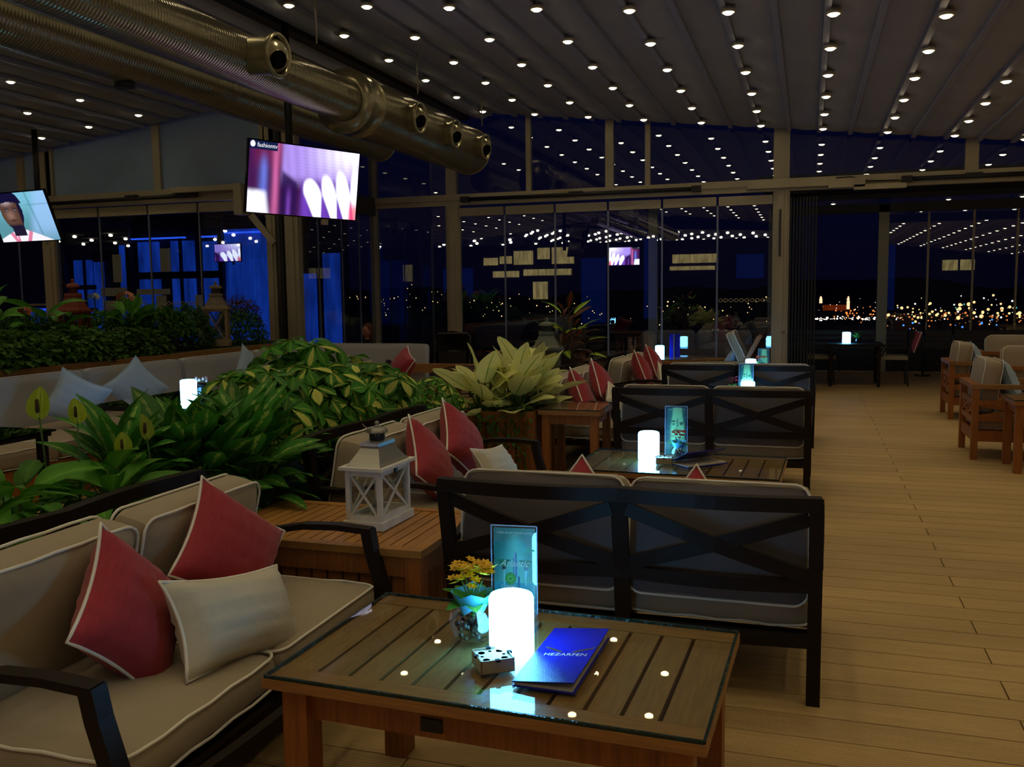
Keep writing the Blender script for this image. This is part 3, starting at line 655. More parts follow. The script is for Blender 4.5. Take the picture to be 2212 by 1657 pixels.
# ---- televisions
def lerp(a, b, t): return tuple(a[i]+(b[i]-a[i])*t for i in range(3))
def sm(e0, e1, x): t = max(0, min(1, (x-e0)/(e1-e0))); return t*t*(3-2*t)
def fashion(u, v):          # u left..right, v bottom..top: blurred violet footage with white lobes
    c = (.05,.008,.07)
    c = lerp(c, (.16,.01,.06), sm(.0,.1,u)*sm(.5,.9,v)*.8)
    c = lerp(c, (.36,.24,.72), sm(.26,.32,u)*sm(.35,.62,v)); c = lerp(c, (.95,.9,1.15), sm(.40,.95,u)*sm(.45,.95,v)*.95)
    c = lerp(c, (.55,.12,.32), math.exp(-((u-.235)/.030)**2)*.85)
    c = lerp(c, (.12,.16,.62), math.exp(-((u-.13)/.035)**2)*sm(.95,.3,abs(v-.45)*2)*.9)
    c = lerp(c, (.95,.95,1.1), sm(.19,.13,u+.1*(v-.2))*sm(.36,.26,v))
    c = lerp(c, (.018,.004,.06), sm(.27,.31,u)*sm(.46,.41,u)*sm(.70-.55*(u-.27)*2,.60-.55*(u-.27)*2,v)*.93)
    c = lerp(c, (.13,.04,.40), sm(.44,.50,u)*sm(.60,.42,v)); c = lerp(c, (.22,.06,.5), math.exp(-((u-.36)/.02)**2)*sm(.5,.2,v)*.6)
    for cx, w, t0, lean in ((.575,.085,.54,-.16),(.735,.070,.62,-.16),(.87,.070,.70,-.12),(.985,.05,.76,-.05)):
        x = u-cx+lean*(.34-v); inside = sm(1.1,.75, math.hypot(x/w, (v-.32)/(t0-.30)) if v > .32 else abs(x)/(w*(.45+1.7*v)))
        c = lerp(c, (1.25,1.25,1.35), inside)
    c = lerp(c, (.85,.08,.16), sm(.88,.96,u)*sm(.36,.12,v)*.85)
    s_ = 1+.08*math.sin(u*75+v*6)+.06*math.sin(v*140)*sm(.3,.5,u)
    return tuple(x*s_*1.25 for x in c)
def manface(u, v):
    u0, v0 = u, v; u = .385+(u-.345)/1.5; v = .55+(v-.55)/1.12
    c = lerp((.10,.30,.36), (.20,.55,.72), sm(.6,.0,abs(v-.9))); c = lerp(c, (.35,.6,1.0), sm(.72,.9,u0+.28*(1-v0))*.8*sm(-.1,.4,v))
    c = lerp(c, (.05,.20,.27), sm(.02,.0,abs(u-.60-.06*(1-v)))*.5); c = lerp(c, (.08,.22,.28), sm(.6,.65,v)*0+sm(.02,.005,abs(v-.72))*sm(.5,.6,u)*.4)
    # shoulders, shirt
    if v < .30-.9*abs(u-.42)**1.2: c = (.95,.92,1.0)
    if v < .30-.9*abs(u-.42)**1.2 and (abs(u-.29-.25*(.25-v)) < .022 or abs(u-.53+.3*(.25-v)) < .022 or abs(u-.36) < .01): c = (.8,.22,.38)
    # neck, head, hair
    if abs(u-.40) < .07 and .17 < v < .42: c = (.012,.010,.03)
    hx, hy = (u-.385)/.125, (v-.62)/.34
    if hx*hx+hy*hy < 1: 
        c = (.10,.045,.03); c = lerp(c, (.45,.35,.38), math.exp(-((u-.35)/.06)**2-((v-.78)/.05)**2)*.9); c = lerp(c, (.30,.17,.13), math.exp(-((u-.36)/.05)**2-((v-.55)/.10)**2)*.9)
        for ex in (.335,.43):
            c = lerp(c, (.008,.008,.02), math.exp(-((u-ex)/.024)**2-((v-.655)/.028)**2)*1.0); c = lerp(c, (.5,.5,.6), math.exp(-((u-ex)/.012)**2-((v-.645)/.009)**2)*.5)
        c = lerp(c, (.02,.008,.01), math.exp(-((u-.375)/.035)**2-((v-.455)/.02)**2)*.9)
        c = lerp(c, (.01,.008,.03), sm(.40,.34,v))
        if hx > .55: c = lerp(c, (.008,.006,.03), sm(.55,.75,hx))
    if ((u-.385)/.145)**2+((v-.70)/.31)**2 < 1 and v > .80-.3*abs(u-.37): c = (.006,.005,.035)
    return c
def television(label, Mx, w, fn, logo, bracket):
    t = thing('television', label, 'television', M4=Mx, group=None)
    h = w*.5625
    mb = MB(); mb.box((0,.02,0),(w+.03,.035,h+.03)); mb.box((0,.05,0),(w*.7,.05,h*.6)); mb.build('frame', M['gloss_black'], t)
    mb = MB(); mb.grid(128, 72, lambda u, v: ((u-.5)*w, 0, (v-.5)*h), cf=fn); sc = mb.build('screen', M['screen'], t)
    if logo:
        mb = MB(); mb.b2((-w/2,-.003,h/2-.115*h),(-w/2+.24*w,-.0015,h/2)); mb.build('logo_box', emat('logo_bg', (.004,.01,.06), 1, False), sc)
        lm = emat('logo_white', (.9,.95,1), 1, False)
        text_mesh('logo_text', 'fashiontv', .060*w/1.25, lm, sc, T(-w/2+.150*w,-.004,h/2-.056*h) @ FACE)
        MB().poly([(-w/2+.022*math.cos(a*PI/5)*w+.026*w, -.004, h/2-.05*h+.02*w*math.sin(a*PI/5)*1.2*(1.15 if a in (3,2) else 1)) for a in range(10)]).build('logo_mark', lm, sc)
    MB().b2((w*.18,0,-h/2-.075),(w*.24,.03,-h/2-.015)).build('sensor', M['alu'], t)
    mb = MB()
    for p, q in bracket: mb.tube([p, q], .04, 8)
    mb.build('bracket', M['black'], t)
    return t
A1 = T(-4.988,8.52,2.728) @ Rz(1.021) @ Rx(.152) @ Ry(.026)
iv = A1.inverted()
television('tilted television with blurred violet fashion footage on a black pole', A1, 1.25, fashion, True, [((0,.07,0),tuple(iv @ Vector((-5.28,8.72,2.78)))), (tuple(iv @ Vector((-5.28,8.72,2.5))), tuple(iv @ Vector((-5.28,8.72,4.4))))])
A2 = T(-10.692,10.439,2.719) @ Rz(-.157) @ Rx(.344) @ Ry(.004); iv = A2.inverted()
television('tilted television showing a dark-haired man in white and pink shirt', A2, 1.25, manface, False, [((0,.07,0),tuple(iv @ Vector((-10.75,10.8,2.85)))), (tuple(iv @ Vector((-10.75,10.8,2.7))), tuple(iv @ Vector((-10.75,10.8,4.0))))])
A3 = T(-6.84,-6.45,2.93) @ Rz(PI)
television('television on the lobby wall behind, seen mirrored in the glass wall', A3, 1.2, lambda u, v: tuple(x*6 for x in fashion(u, v)), True, [((0,.07,0),(0,.1,0))])
A4 = T(-11.45,16.36,2.46)
television('small television with white shapes on the blue lounge wall through the glass', A4, .62, lambda u, v: tuple(x*.9 for x in fashion(.35+u*.65, v)), False, [((0,.07,0),(0,.15,0))])
# ================================================================ FURNITURE
def nz(x, y, z, s=1.0):
    return (math.sin(x*17*s+y*9)+math.sin(y*23*s-z*13)+math.sin(z*19*s+x*7))/3
def cushion(w, d, t, r=.045, bulge=.02, n=10, wr=.004, seed=0.):
    """boxy cushion, w along x, t along y, d along z, centred"""
    mb = MB(); H = (w/2, t/2, d/2); r = min(r, t/2-.001)
    faces = [((1,0,0),(0,0,1),(0,-1,0)),((-1,0,0),(0,0,1),(0,1,0)),((0,1,0),(0,0,1),(1,0,0)),((0,-1,0),(0,0,1),(-1,0,0)),((1,0,0),(0,1,0),(0,0,1)),((-1,0,0),(0,1,0),(0,0,-1))]
    # each face: U, V, N
    for U, V, Nn in (((1,0,0),(0,0,1),(0,-1,0)),((-1,0,0),(0,0,1),(0,1,0)),((0,1,0),(0,0,1),(1,0,0)),((0,-1,0),(0,0,1),(-1,0,0)),((1,0,0),(0,1,0),(0,0,1)),((-1,0,0),(0,1,0),(0,0,-1))):
        U, V, Nn = Vector(U), Vector(V), Vector(Nn)
        def fn(u, v):
            a, b = 2*u-1, 2*v-1
            f = lambda q: math.copysign(abs(q)**.8, q)
            p = U*f(a)+V*f(b)+Nn; P = Vector([p[i]*H[i] for i in range(3)])
            inn = Vector([max(-(H[i]-r), min(H[i]-r, P[i])) for i in range(3)])
            dd = P-inn; P2 = inn + (dd.normalized()*r if dd.length > 1e-6 else Vector((0,0,0)))
            k = (1-(P2.x/H[0])**2)*(1-(P2.z/H[2])**2)
            P2.y += math.copysign(bulge*max(0,k), P2.y) if abs(P2.y) > 1e-4 else 0
            e = 1-abs(P2.z/H[2])*.0
            q = nz(P2.x*1.3+seed, P2.y, P2.z+seed)*wr
            P2 += Vector((0, q, q*.6))
            return P2
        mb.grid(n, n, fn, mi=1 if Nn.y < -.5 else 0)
    return mb
def piping(w, d, y, r=.045, rad=.006, seed=0.0):
    pts = []
    for cx, cz, a0 in ((1,1,0),(-1,1,90),(-1,-1,180),(1,-1,270)):
        for k in range(5):
            a = math.radians(a0+k*22.5); pts.append(((w/2-r)*cx+r*math.cos(a), y+.002*math.sin(k+seed), (d/2-r)*cz+r*math.sin(a)))
    # subdivide
    out = []
    for i in range(len(pts)):
        p, q = Vector(pts[i]), Vector(pts[(i+1)%len(pts)]); m = max(1, int((q-p).length/.09))
        for k in range(m): 
            s_ = p.lerp(q, k/m); s_.y += .003*math.sin(s_.x*31+seed)+.003*math.sin(s_.z*27+seed); out.append(s_)
    return MB().tube(out, rad, 6, closed=True)
def cushion_obj(name, w, d, t, parent, Mx, m='taupe', pm='piping', r=.045, bulge=.02, seed=0., wr=.004, label=None):
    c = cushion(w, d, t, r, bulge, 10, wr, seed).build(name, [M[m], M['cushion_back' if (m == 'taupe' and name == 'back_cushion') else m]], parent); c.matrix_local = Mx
    if label: c['label'] = label
    for s_ in (-1, 1):
        piping(w-.012, d-.012, s_*(t/2-.012), r, .0055 if m == 'taupe' else .0035, seed).build('piping', M[pm], c)
    return c
def make_sofa():
    t = thing('patio_sofa', 'x', 'sofa')
    rk = lambda z: -.10*max(0, (z-.3))/.5
    def wave(x): return -.04*math.sin(PI*min(1, abs(x)/.72))
    for s_ in (-1, 1):
        MB().sweep([(s_*.713, .02, 0), (s_*.713, .005, .15), (s_*.713, 0, .30), (s_*.713, rk(.5), .5), (s_*.713, rk(.80), .80)], .05, .045, up=(0,1,0)).build('rear_leg', M['dark_metal'], t)
        pts = [(s_*.715, -.045, .55), (s_*.718, .10, .545), (s_*.722, .24, .57), (s_*.725, .40, .60), (s_*.727, .55, .605), (s_*.728, .70, .595)]
        MB().sweep(pts, .05, .024).build('arm', M['dark_metal'], t)
        MB().sweep([(s_*.728, .685, .60), (s_*.727, .70, .52), (s_*.725, .735, .40), (s_*.722, .775, .27), (s_*.722, .83, .12), (s_*.722, .87, 0)], .05, .045, up=(0,1,0)).build('front_leg', M['dark_metal'], t)
        MB().sweep([(s_*.713, .0, .245), (s_*.713, .77, .245)], .03, .05).build('side_rail', M['dark_metal'], t)
    def back_rail(nm, z, h, w=.035):
        MB().sweep([(x_*.0365*2-.73+.0, rk(z)+wave(x_*.073-.73), z) for x_ in range(21)], w, h).build(nm, M['dark_metal'], t)
    back_rail('top_rail', .790, .052, .05); back_rail('lower_back_rail', .475, .05)
    MB().sweep([(x_*.073-.73, wave(x_*.073-.73)*.6, .25) for x_ in range(21)], .035, .045).build('seat_rail', M['dark_metal'], t)
    MB().sweep([(x_*.073-.73, .775+.05*math.sin(PI*x_/20), .245) for x_ in range(21)], .035, .05).build('front_rail', M['dark_metal'], t)
    MB().sweep([(0, 0, .245), (0, rk(.5), .5), (0, rk(.77), .77)], .06, .035, up=(0,1,0)).build('middle_post', M['dark_metal'], t)
    for k in range(6):
        y = .1+.12*k; MB().bar((-.71,y,.24),(.71,y,.24),.05,.02).build('seat_slat', M['dark_metal'], t)
    for s_ in (-1, 1):
        for a, b in ((0, 1), (1, 0)):
            p = []
            for k in range(7):
                u = k/6; x = s_*(.03+.66*u); z = (.735-.225*u if a == 0 else .51+.225*u); p.append((x, rk(z)+wave(x)+(.004 if a else -.004), z))
            MB().sweep(p, .028, .052).build('cross_brace', M['dark_metal'], t)
    MB().bar((0,.02,.245),(0,.77,.245),.03,.045).build('centre_rail', M['dark_metal'], t)
    for i, s_ in enumerate((-1, 1)):
        cushion_obj('seat_cushion', .70, .70, .125, t, T(s_*.353, .39, .335) @ Rx(-PI/2), bulge=.018, seed=i*1.7, r=.05, wr=.003)
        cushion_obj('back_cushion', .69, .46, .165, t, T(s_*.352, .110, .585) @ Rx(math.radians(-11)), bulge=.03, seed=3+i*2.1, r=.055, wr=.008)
    return t
SG = 'dark metal two-seat sofas with taupe cushions'
sofaA = make_sofa(); sofaA['label'] = 'dark two-seat sofa seen from behind, nearest the camera, beyond the foreground table'; sofaA['group'] = SG
sofaA.location = (-.670, 3.46, 0)
copy_tree(sofaA, 'dark two-seat sofa seen from behind, middle of the three rows, behind the red-flower table', SG, loc=(-.70, 7.06, 0))
copy_tree(sofaA, 'dark two-seat sofa seen from behind, farthest of the three rows along the aisle', SG, loc=(-.66, 9.33, 0))
copy_tree(sofaA, 'taupe-cushioned dark sofa in the lower left corner with two red pillows', SG, loc=(-2.36, 2.50, 0), rz=-PI/2+.02).scale = (1.065, 1, 1)
copy_tree(sofaA, 'taupe-cushioned dark sofa behind the white lantern, backing onto the planter', SG, loc=(-2.36, 4.86, 0), rz=-PI/2-.03)
copy_tree(sofaA, 'taupe-cushioned dark sofa right of the small glass-topped side table', SG, loc=(-2.24, 8.42, 0), rz=-PI/2-.04)
copy_tree(sofaA, 'farthest side-facing taupe sofa, left of the third row sofa back', SG, loc=(-2.08, 10.45, 0), rz=-PI/2-.05)
copy_tree(sofaA, 'dark sofa half hidden behind the green shrubs with a red pillow', SG, loc=(-4.35, 8.7, 0), rz=PI*.62)
# ---- throw pillows
def pillow_mesh(w, h, t, seed=0.):
    mb = MB(); n = 16
    for sd in (-1, 1):
        def fn(u, v):
            a, b = 2*u-1, 2*v-1
            x = a*w/2*(1-.13*(1-b*b)*abs(a)); z = b*h/2*(1-.13*(1-a*a)*abs(b))
            th = max(0, (1-a*a)*(1-b*b))**.42*t/2
            wr_ = nz(a*1.2+seed, 0, b*1.2)*.010*(1-abs(a*b))
            return (x, sd*(th + (wr_ if th > .01 else 0)), z)
        mb.grid(n, n, fn, flip=(sd > 0))
    return mb
def pillow_edge(w, h):
    pts = []
    def e(a, b): return Vector((a*w/2*(1-.13*(1-b*b)*abs(a)), 0, b*h/2*(1-.13*(1-a*a)*abs(b))))
    m = 10
    for k in range(m): pts.append(e(-1+2*k/m, -1))
    for k in range(m): pts.append(e(1, -1+2*k/m))
    for k in range(m): pts.append(e(1-2*k/m, 1))
    for k in range(m): pts.append(e(-1, 1-2*k/m))
    return MB().tube(pts, .006, 6, closed=True)
psrc = {}
def pillow(kind, w, h, t, c, yaw, lean, roll, label, group=None):
    Mx = T(*c) @ Rz(yaw) @ Rx(-lean) @ Ry(roll)
    key = (kind, w, h)
    if key not in psrc:
        o = thing('throw_pillow', label, 'pillow', M4=Mx, group=group)
        pillow_mesh(w, h, t, len(psrc)*1.3).build('cover', M[kind], o); pillow_edge(w, h).build('piping', M['piping' if kind != 'bluegrey' else 'bluegrey'], o)
        psrc[key] = o; return o
    return copy_tree(psrc[key], label, group, M4=Mx)
d_ = math.radians
RG, CG, BG_ = 'red piped throw pillows', 'cream lumbar pillows', 'blue-grey bench pillows'
pillow('red', .42, .42, .20, (-1.98,2.25,.575), PI/2+.15, .35, d_(50), 'large red pillow standing on a corner at left of the foreground sofa', RG)
pillow('red', .42, .42, .20, (-2.0,2.80,.62), PI/2-.15, .42, d_(44), 'red pillow with cream piping leaning in the middle of the foreground sofa', RG)
pillow('cream', .57, .31, .20, (-1.77,2.49,.50), PI/2+.0, .45, d_(12), 'cream lumbar pillow lying against the foreground sofa red pillows', CG)
pillow('red', .42, .42, .20, (-1.98,4.62,.615), PI/2+.15, .40, d_(44), 'red pillow directly right of the white lantern roof', RG)
pillow('red', .42, .42, .20, (-1.98,5.12,.65), PI/2+.05, .42, d_(44), 'higher red pillow on the sofa behind the white lantern', RG)
pillow('cream', .50, .28, .13, (-1.66,4.85,.56), PI/2+.05, .55, d_(8), 'cream pillow peeking above the nearest sofa back at left', CG)
pillow('red', .40, .40, .15, (-.93,3.80,.565), .05, .25, d_(45), 'red pillow corner poking above the nearest sofa back, left one', RG)
pillow('red', .40, .40, .15, (-.44,3.80,.545), -.05, .25, d_(45), 'red pillow corner poking above the nearest sofa back, right one', RG)
pillow('red', .42, .42, .20, (-1.90,7.85,.63), PI/2+.25, .35, d_(30), 'red pillow behind the small glass-topped side table', RG)
pillow('red', .42, .42, .20, (-1.84,8.45,.66), PI/2+.1, .35, d_(34), 'rounder red pillow left of the second row sofa back', RG)
pillow('cream', .46, .28, .13, (-1.66,8.2,.55), PI/2, .55, d_(-20), 'cream pillow by the arm left of the second row sofa', CG)
pillow('red', .42, .42, .20, (-1.72,9.95,.66), PI/2+.25, .35, d_(24), 'dark red pillow on the farthest side-facing sofa', RG)
pillow('red', .42, .42, .20, (-1.68,10.5,.70), PI/2+.15, .35, d_(20), 'upright red pillow at the far end of the farthest side-facing sofa', RG)
pillow('cream', .46, .28, .13, (-1.50,10.2,.56), PI/2, .5, d_(-28), 'cream pillow by the arm of the farthest side-facing sofa', CG)
pillow('red', .42, .42, .20, (-4.0,8.62,.78), PI*.62-PI+.4, .5, d_(20), 'red pillow among the shrubs left of the pale-leaved planter', RG)
pillow('bluegrey', .44, .44, .16, (-5.95,6.25,.68), .85, .30, d_(30), 'blue-grey pillow left on the long bench', BG_)
pillow('bluegrey', .44, .44, .16, (-6.08,7.15,.70), .95, .25, d_(50), 'blue-grey pillow right on the long bench', BG_)
pillow('bluegrey', .40, .40, .15, (-6.1,9.05,.74), PI/2, .25, d_(40), 'blue pillow tip above the shrubs left of the bench corner', BG_)
pillow('bluegrey', .40, .40, .15, (-6.1,10.3,.76), PI/2, .25, d_(44), 'small blue pillow tip near the end of the long bench', BG_)
# ---- coffee tables
def coffee_table(label, loc, rz, w=1.19, d=.73, h=.53):
    t = thing('coffee_table', label, 'table', loc, rz, 'teak coffee tables with glass tops')
    g = .0115; th = .028; zt = h-.009; bw = .088
    for s_ in (-1, 1): MB().b2((-w/2, s_*(d/2)-(bw if s_ > 0 else 0), zt-th),(w/2, s_*(d/2)+(bw if s_ < 0 else 0), zt)).build('edge_board', M['teak_x'], t)
    n = 12; ew = .118; iw = (w-2*ew-(n-1)*g)/(n-2); x = -w/2; sl = None
    for k in range(n):
        ww = ew if k in (0, n-1) else iw
        if k == 1: sl = MB().b2((-iw/2,-d/2+bw+.003,zt-th),(iw/2,d/2-bw-.003,zt-.001)).build('slat', M['teak_y'], t); sl.location = (x+ww/2,0,0)
        elif k in (0, n-1): MB().b2((x,-d/2+bw+.003,zt-th),(x+ww,d/2-bw-.003,zt-.001)).build('slat', M['teak_y'], t)
        else: inst(sl, t, T(x+ww/2,0,0))
        x += ww+g
    MB().b2((-w/2+.03,-d/2+.03,zt-th-.012),(w/2-.03,d/2-.03,zt-th-.006)).build('underlay', M['gap'], t)
    for sx in (-1, 1):
        for sy in (-1, 1): MB().box((sx*(w/2-.075), sy*(d/2-.075), (zt-th)/2), (.075,.075,zt-th)).build('leg', M['teak_red'], t)
        MB().box((sx*(w/2-.075), 0, zt-th-.055),(.022,d-.22,.085)).build('apron', M['teak_red'], t)
    for sy in (-1, 1): MB().box((0, sy*(d/2-.075), zt-th-.055),(w-.22,.022,.085)).build('apron', M['teak_red'], t)
    MB().box((-.12,-(d/2-.075)-.014,zt-th-.06),(.06,.01,.035)).build('lock_plate', M['black'], t)
    gl = MB().b2((-w/2+.006,-d/2+.006,h-.0085),(w/2-.006,d/2-.006,h)).build('glass_top', M['top_glass'], t)
    e = MB(); q = .0045
    a, b = w/2-.006, d/2-.006
    [e.bar(p, q_, .007, .012) for p, q_ in (((-a,-b,h-.006),(a,-b,h-.006)),((-a,b,h-.006),(a,b,h-.006)),((-a,-b,h-.006),(-a,b,h-.006)),((a,-b,h-.006),(a,b,h-.006)))]
    e.build('glass_edge', M['glass_edge'], gl)
    return t
T1 = coffee_table('foreground slatted teak coffee table with glass top, yellow flowers and menu', (-.784,2.404,0), -.031)
T2 = copy_tree(T1, 'slatted teak coffee table with red flowers, between first and second sofa backs', T1['group'], loc=(-.71,5.44,0), rz=-.03)
T3 = copy_tree(T1, 'teak coffee table hidden behind the second sofa back, with pink flowers', T1['group'], loc=(-.66,8.62,0), rz=-.02)
T4 = copy_tree(T1, 'teak coffee table behind the third sofa back, with orange flowers', T1['group'], loc=(-.62,11.75,0), rz=-.02)
# ---- table lamps, posters, vases, boxes, menus
def lamp_(label, loc, grp='glowing cylinder table lamps'):
    if 'lamp' not in psrc:
        t = thing('table_lamp', label, 'lamp', loc, 0, grp)
        MB().lathe([(.060,0),(.064,.006),(.064,.162),(.060,.172),(.050,.176),(.001,.1765)], n=32).build('diffuser', M['lamp'], t)
        MB().lathe([(.058,.0),(.058,-.0)], n=4) 
        psrc['lamp'] = t; return t
    return copy_tree(psrc['lamp'], label, grp, loc=loc)
lamp_('white-blue glowing cylinder lamp on the foreground table', (-.784,2.388,.5305))
lamp_('glowing cylinder lamp left of the red flowers', (-.905,5.47,.5305))
lamp_('glowing cylinder lamp in front of a face poster, behind the second sofa back', (-.522,8.75,.5305))
lamp_('glowing cylinder lamp partly hidden by a face poster, beside orange flowers', (-.66,11.6,.5305))
def face_poster(u, v):
    c = lerp((.01,.06,.05), (.04,.25,.22), v)
    ax_ = abs(u-.56)
    if v > .28: c = lerp(c, (.55,.85,.42), sm(.42,.26, ax_*(1+max(0,v-.6)*1.4)))
    else: c = (.05,.22,.16)
    c = lerp(c, (.02,.10,.12), sm(.38,.5,ax_)*.8)
    for ex, s_ in ((.36,1),(.76,1)):
        c = lerp(c, (.005,.03,.03), math.exp(-((u-ex)/.10)**2-((v-.69+.02*math.cos(u*9))/.020)**2)); c = lerp(c, (.01,.05,.06), math.exp(-((u-ex)/.07)**2-((v-.645)/.022)**2)*.9)
    c = lerp(c, (.05,.35,.08), math.exp(-((u-.50)/.10)**2-((v-.52)/.03)**2)*.9)
    c = lerp(c, (.05,.06,.14), math.exp(-((u-.56)/.035)**2)*sm(.80,.72,v)*sm(.56,.60,v)*.8)
    return c
def deep(f):
    return lambda u, v: tuple((x**1.15)*.80 for x in f(u, v))
def apple_poster(u, v):
    c = lerp((.01,.10,.09), (.04,.30,.26), v); c = lerp(c, (.35,.80,.62), math.exp(-((u-.52)/(.10+.5*(1-v)))**2)*sm(1.0,.8,v)*.8)
    if v < .34: c = lerp((.02,.16,.18), (.05,.40,.45), v/.34)
    for gx in (.24,.78):
        if .50 < v < .62 and abs(u-gx) < .17*(v-.50)/.12+.01: c = (.02,.22,.09)
        if .30 < v < .50 and abs(u-gx) < .012: c = (.5,.8,.75)
        if .49 < v < .53 and abs(u-gx) < .05: c = (.12,.02,.03)
    if .40 < v < .72 and abs(u-.52) < .055*(1-.6*sm(.58,.72,v)): c = lerp((.05,.12,.25), (.45,.6,.7), .5+.5*math.sin(u*90))
    if v < .42 and abs(u-.60) < .015: c = (.02,.10,.25)
    r_ = math.hypot((u-.40)/.135, (v-.385)/.075)
    if r_ < 1: c = lerp((.25,.62,.10), (.08,.30,.04), r_)
    if r_ < .2: c = (.02,.06,.01)
    r_ = math.hypot((u-.40)/.12, (v-.18)/.05)
    if r_ < 1: c = lerp(c, (.06,.30,.12), .8)
    return c
def poster(label, loc, rz, w, h, fn, apple):
    t = thing('menu_stand', label, 'sign', loc, rz, None)
    st = MB().b2((-w/2,0,.001),(w/2,.004,h)).b2((-w/2,-.035,.001),(w/2,.045,.005)).build('acrylic_holder', M['clear'], t)
    e = MB()
    for p, q in (((-w/2,.002,0),(-w/2,.002,h)),((w/2,.002,0),(w/2,.002,h)),((-w/2,.002,h),(w/2,.002,h))): e.bar(p, q, .003, .004, up=(0,1,0))
    e.build('holder_edge', M['bluegrey'], t)
    ca = MB().grid(44, 90, lambda u, v: ((u-.5)*(w-.014), .0045, .008+v*(h-.016)), cf=fn).build('printed_card', M['paint'], t)
    MB().b2((-w/2+.006,.0055,.008),(w/2-.006,.007,h-.006)).build('card_border', M['black'], t)
    if apple:
        wm = M['cream']
        text_mesh('lettering', 'PARK BOSPHORUS HOTEL', .0098, wm, ca, T(.002,.0042,h*.915) @ FACE); text_mesh('lettering', 'Istanbul', .005, wm, ca, T(.002,.0042,h*.885) @ FACE)
        text_mesh('lettering', 'Atlantic', .030, wm, ca, T(-.002,.0040,h*.565) @ FACE, shear=.5)
        text_mesh('lettering', 'Caramel', .014, wm, ca, T(-.022,.0040,h*.305) @ FACE, shear=.3); text_mesh('lettering', 'Apple Martini', .014, wm, ca, T(-.012,.0040,h*.255) @ FACE, shear=.3)
    else: text_mesh('lettering', 'PARK BOSPHORUS HOTEL', .0085, M['cream'], ca, T(.002,.0042,h*.93) @ FACE)
    return t
PG = 'acrylic menu stands on the tables'
poster('acrylic stand with apple martini poster behind the foreground lamp', (-.876,2.703,.5305), .10, .148, .285, deep(apple_poster), True)
poster('acrylic stand with green-lit face poster behind the red flowers', (-.766,5.66,.5305), .06, .135, .31, deep(face_poster), False)
poster('face poster stand behind the lamp, above the second sofa back', (-.545,8.86,.5305), .05, .13, .33, deep(face_poster), False)
poster('farthest face poster stand, beside the orange flowers', (-.52,11.85,.5305), .05, .13, .29, deep(face_poster), False)
fl_src = {}
def vase(label, loc, cols, n=26, s=1.0, seed=1):
    t = thing('flower_vase', label, 'vase', loc, 0, None); t.scale = (s,s,s*.97)
    R_ = random.Random(seed)
    MB().lathe([(.030,0),(.046,.012),(.058,.040),(.060,.058),(.052,.082),(.038,.100),(.034,.104),(.032,.100),(.049,.080),(.056,.058),(.054,.040),(.043,.016),(.001,.008)], n=24).build('glass_bowl', M['clear'], t)
    mb = MB()
    for k in range(60):
        a, r, z = R_.uniform(0,2*PI), R_.uniform(0,.042), R_.uniform(.014,.066); mb.ball((r*math.cos(a), r*math.sin(a), z), R_.uniform(.006,.010), 6)
    mb.build('pebbles', mat('pebble', srgb(70,52,36), .35, noise=.6, nscale=60), t, stuff=True)
    for k in range(7):
        a = k*.9; X = T(0,0,.09) @ Rz(a) @ Rx(R_.uniform(.4,.9)); lf = MB().leaf(X, .095, .052, .4, .2, 'broad', 5, .5).build('leaf', G['lily'], t)
    for k in range(5): MB().tube([(0,0,.06),(.01*math.cos(k*1.3),.01*math.sin(k*1.3),.12),(.028*math.cos(k*1.3),.028*math.sin(k*1.3),.165)], .0022, 5).build('stem', M['stem'], t)
    fm = mat('petal', cols, .6, noise=.25, nscale=50)
    src = None
    for k in range(n):
        a = k*2.39996; r = .052*math.sqrt((k+.5)/n); z = .205-.7*r*(k%3)/2+R_.uniform(-.012,.012)
        if src is None:
            f = MB()
            for q in range(6):
                f.leaf(Rz(q*PI/3), .0155, .012, -.3, .1, 'oval', 3, .5)
            f.ball((0,0,.002), .003, 5); src = f.build('flower', fm, t); o = src
        else: o = inst(src, t, Matrix.Identity(4))
        o.matrix_local = T(r*math.cos(a)*1.1, r*math.sin(a)*1.1, z) @ Rz(a) @ Rx(R_.uniform(-.5,.5)) @ Ry(R_.uniform(-.4,.4))
    cp = MB()
    cp.grid(10, 4, lambda u, v: ((.034+.022*v)*math.cos(u*2*PI), (.034+.022*v)*math.sin(u*2*PI), .085+.05*v+.008*math.sin(u*2*PI*4))); cp.build('paper_wrap', mat('wrap', srgb(90,170,200), .4), t)
    return t
vase('glass bowl of yellow flowers left of the foreground lamp', (-.925,2.45,.5305), srgb(250,200,40), 46, 1.15, 3)
vase('glass bowl of small red flowers in front of the face poster', (-.735,5.545,.5305), srgb(190,20,24), 26, .86, 4)
vase('glass bowl of pink flowers above the second sofa back', (-.64,8.66,.5305), srgb(210,60,110), 16, 1.05, 5)
vase('glass bowl of orange flowers above the third sofa back', (-.545,11.62,.5305), srgb(225,90,40), 24, 1.05, 6)
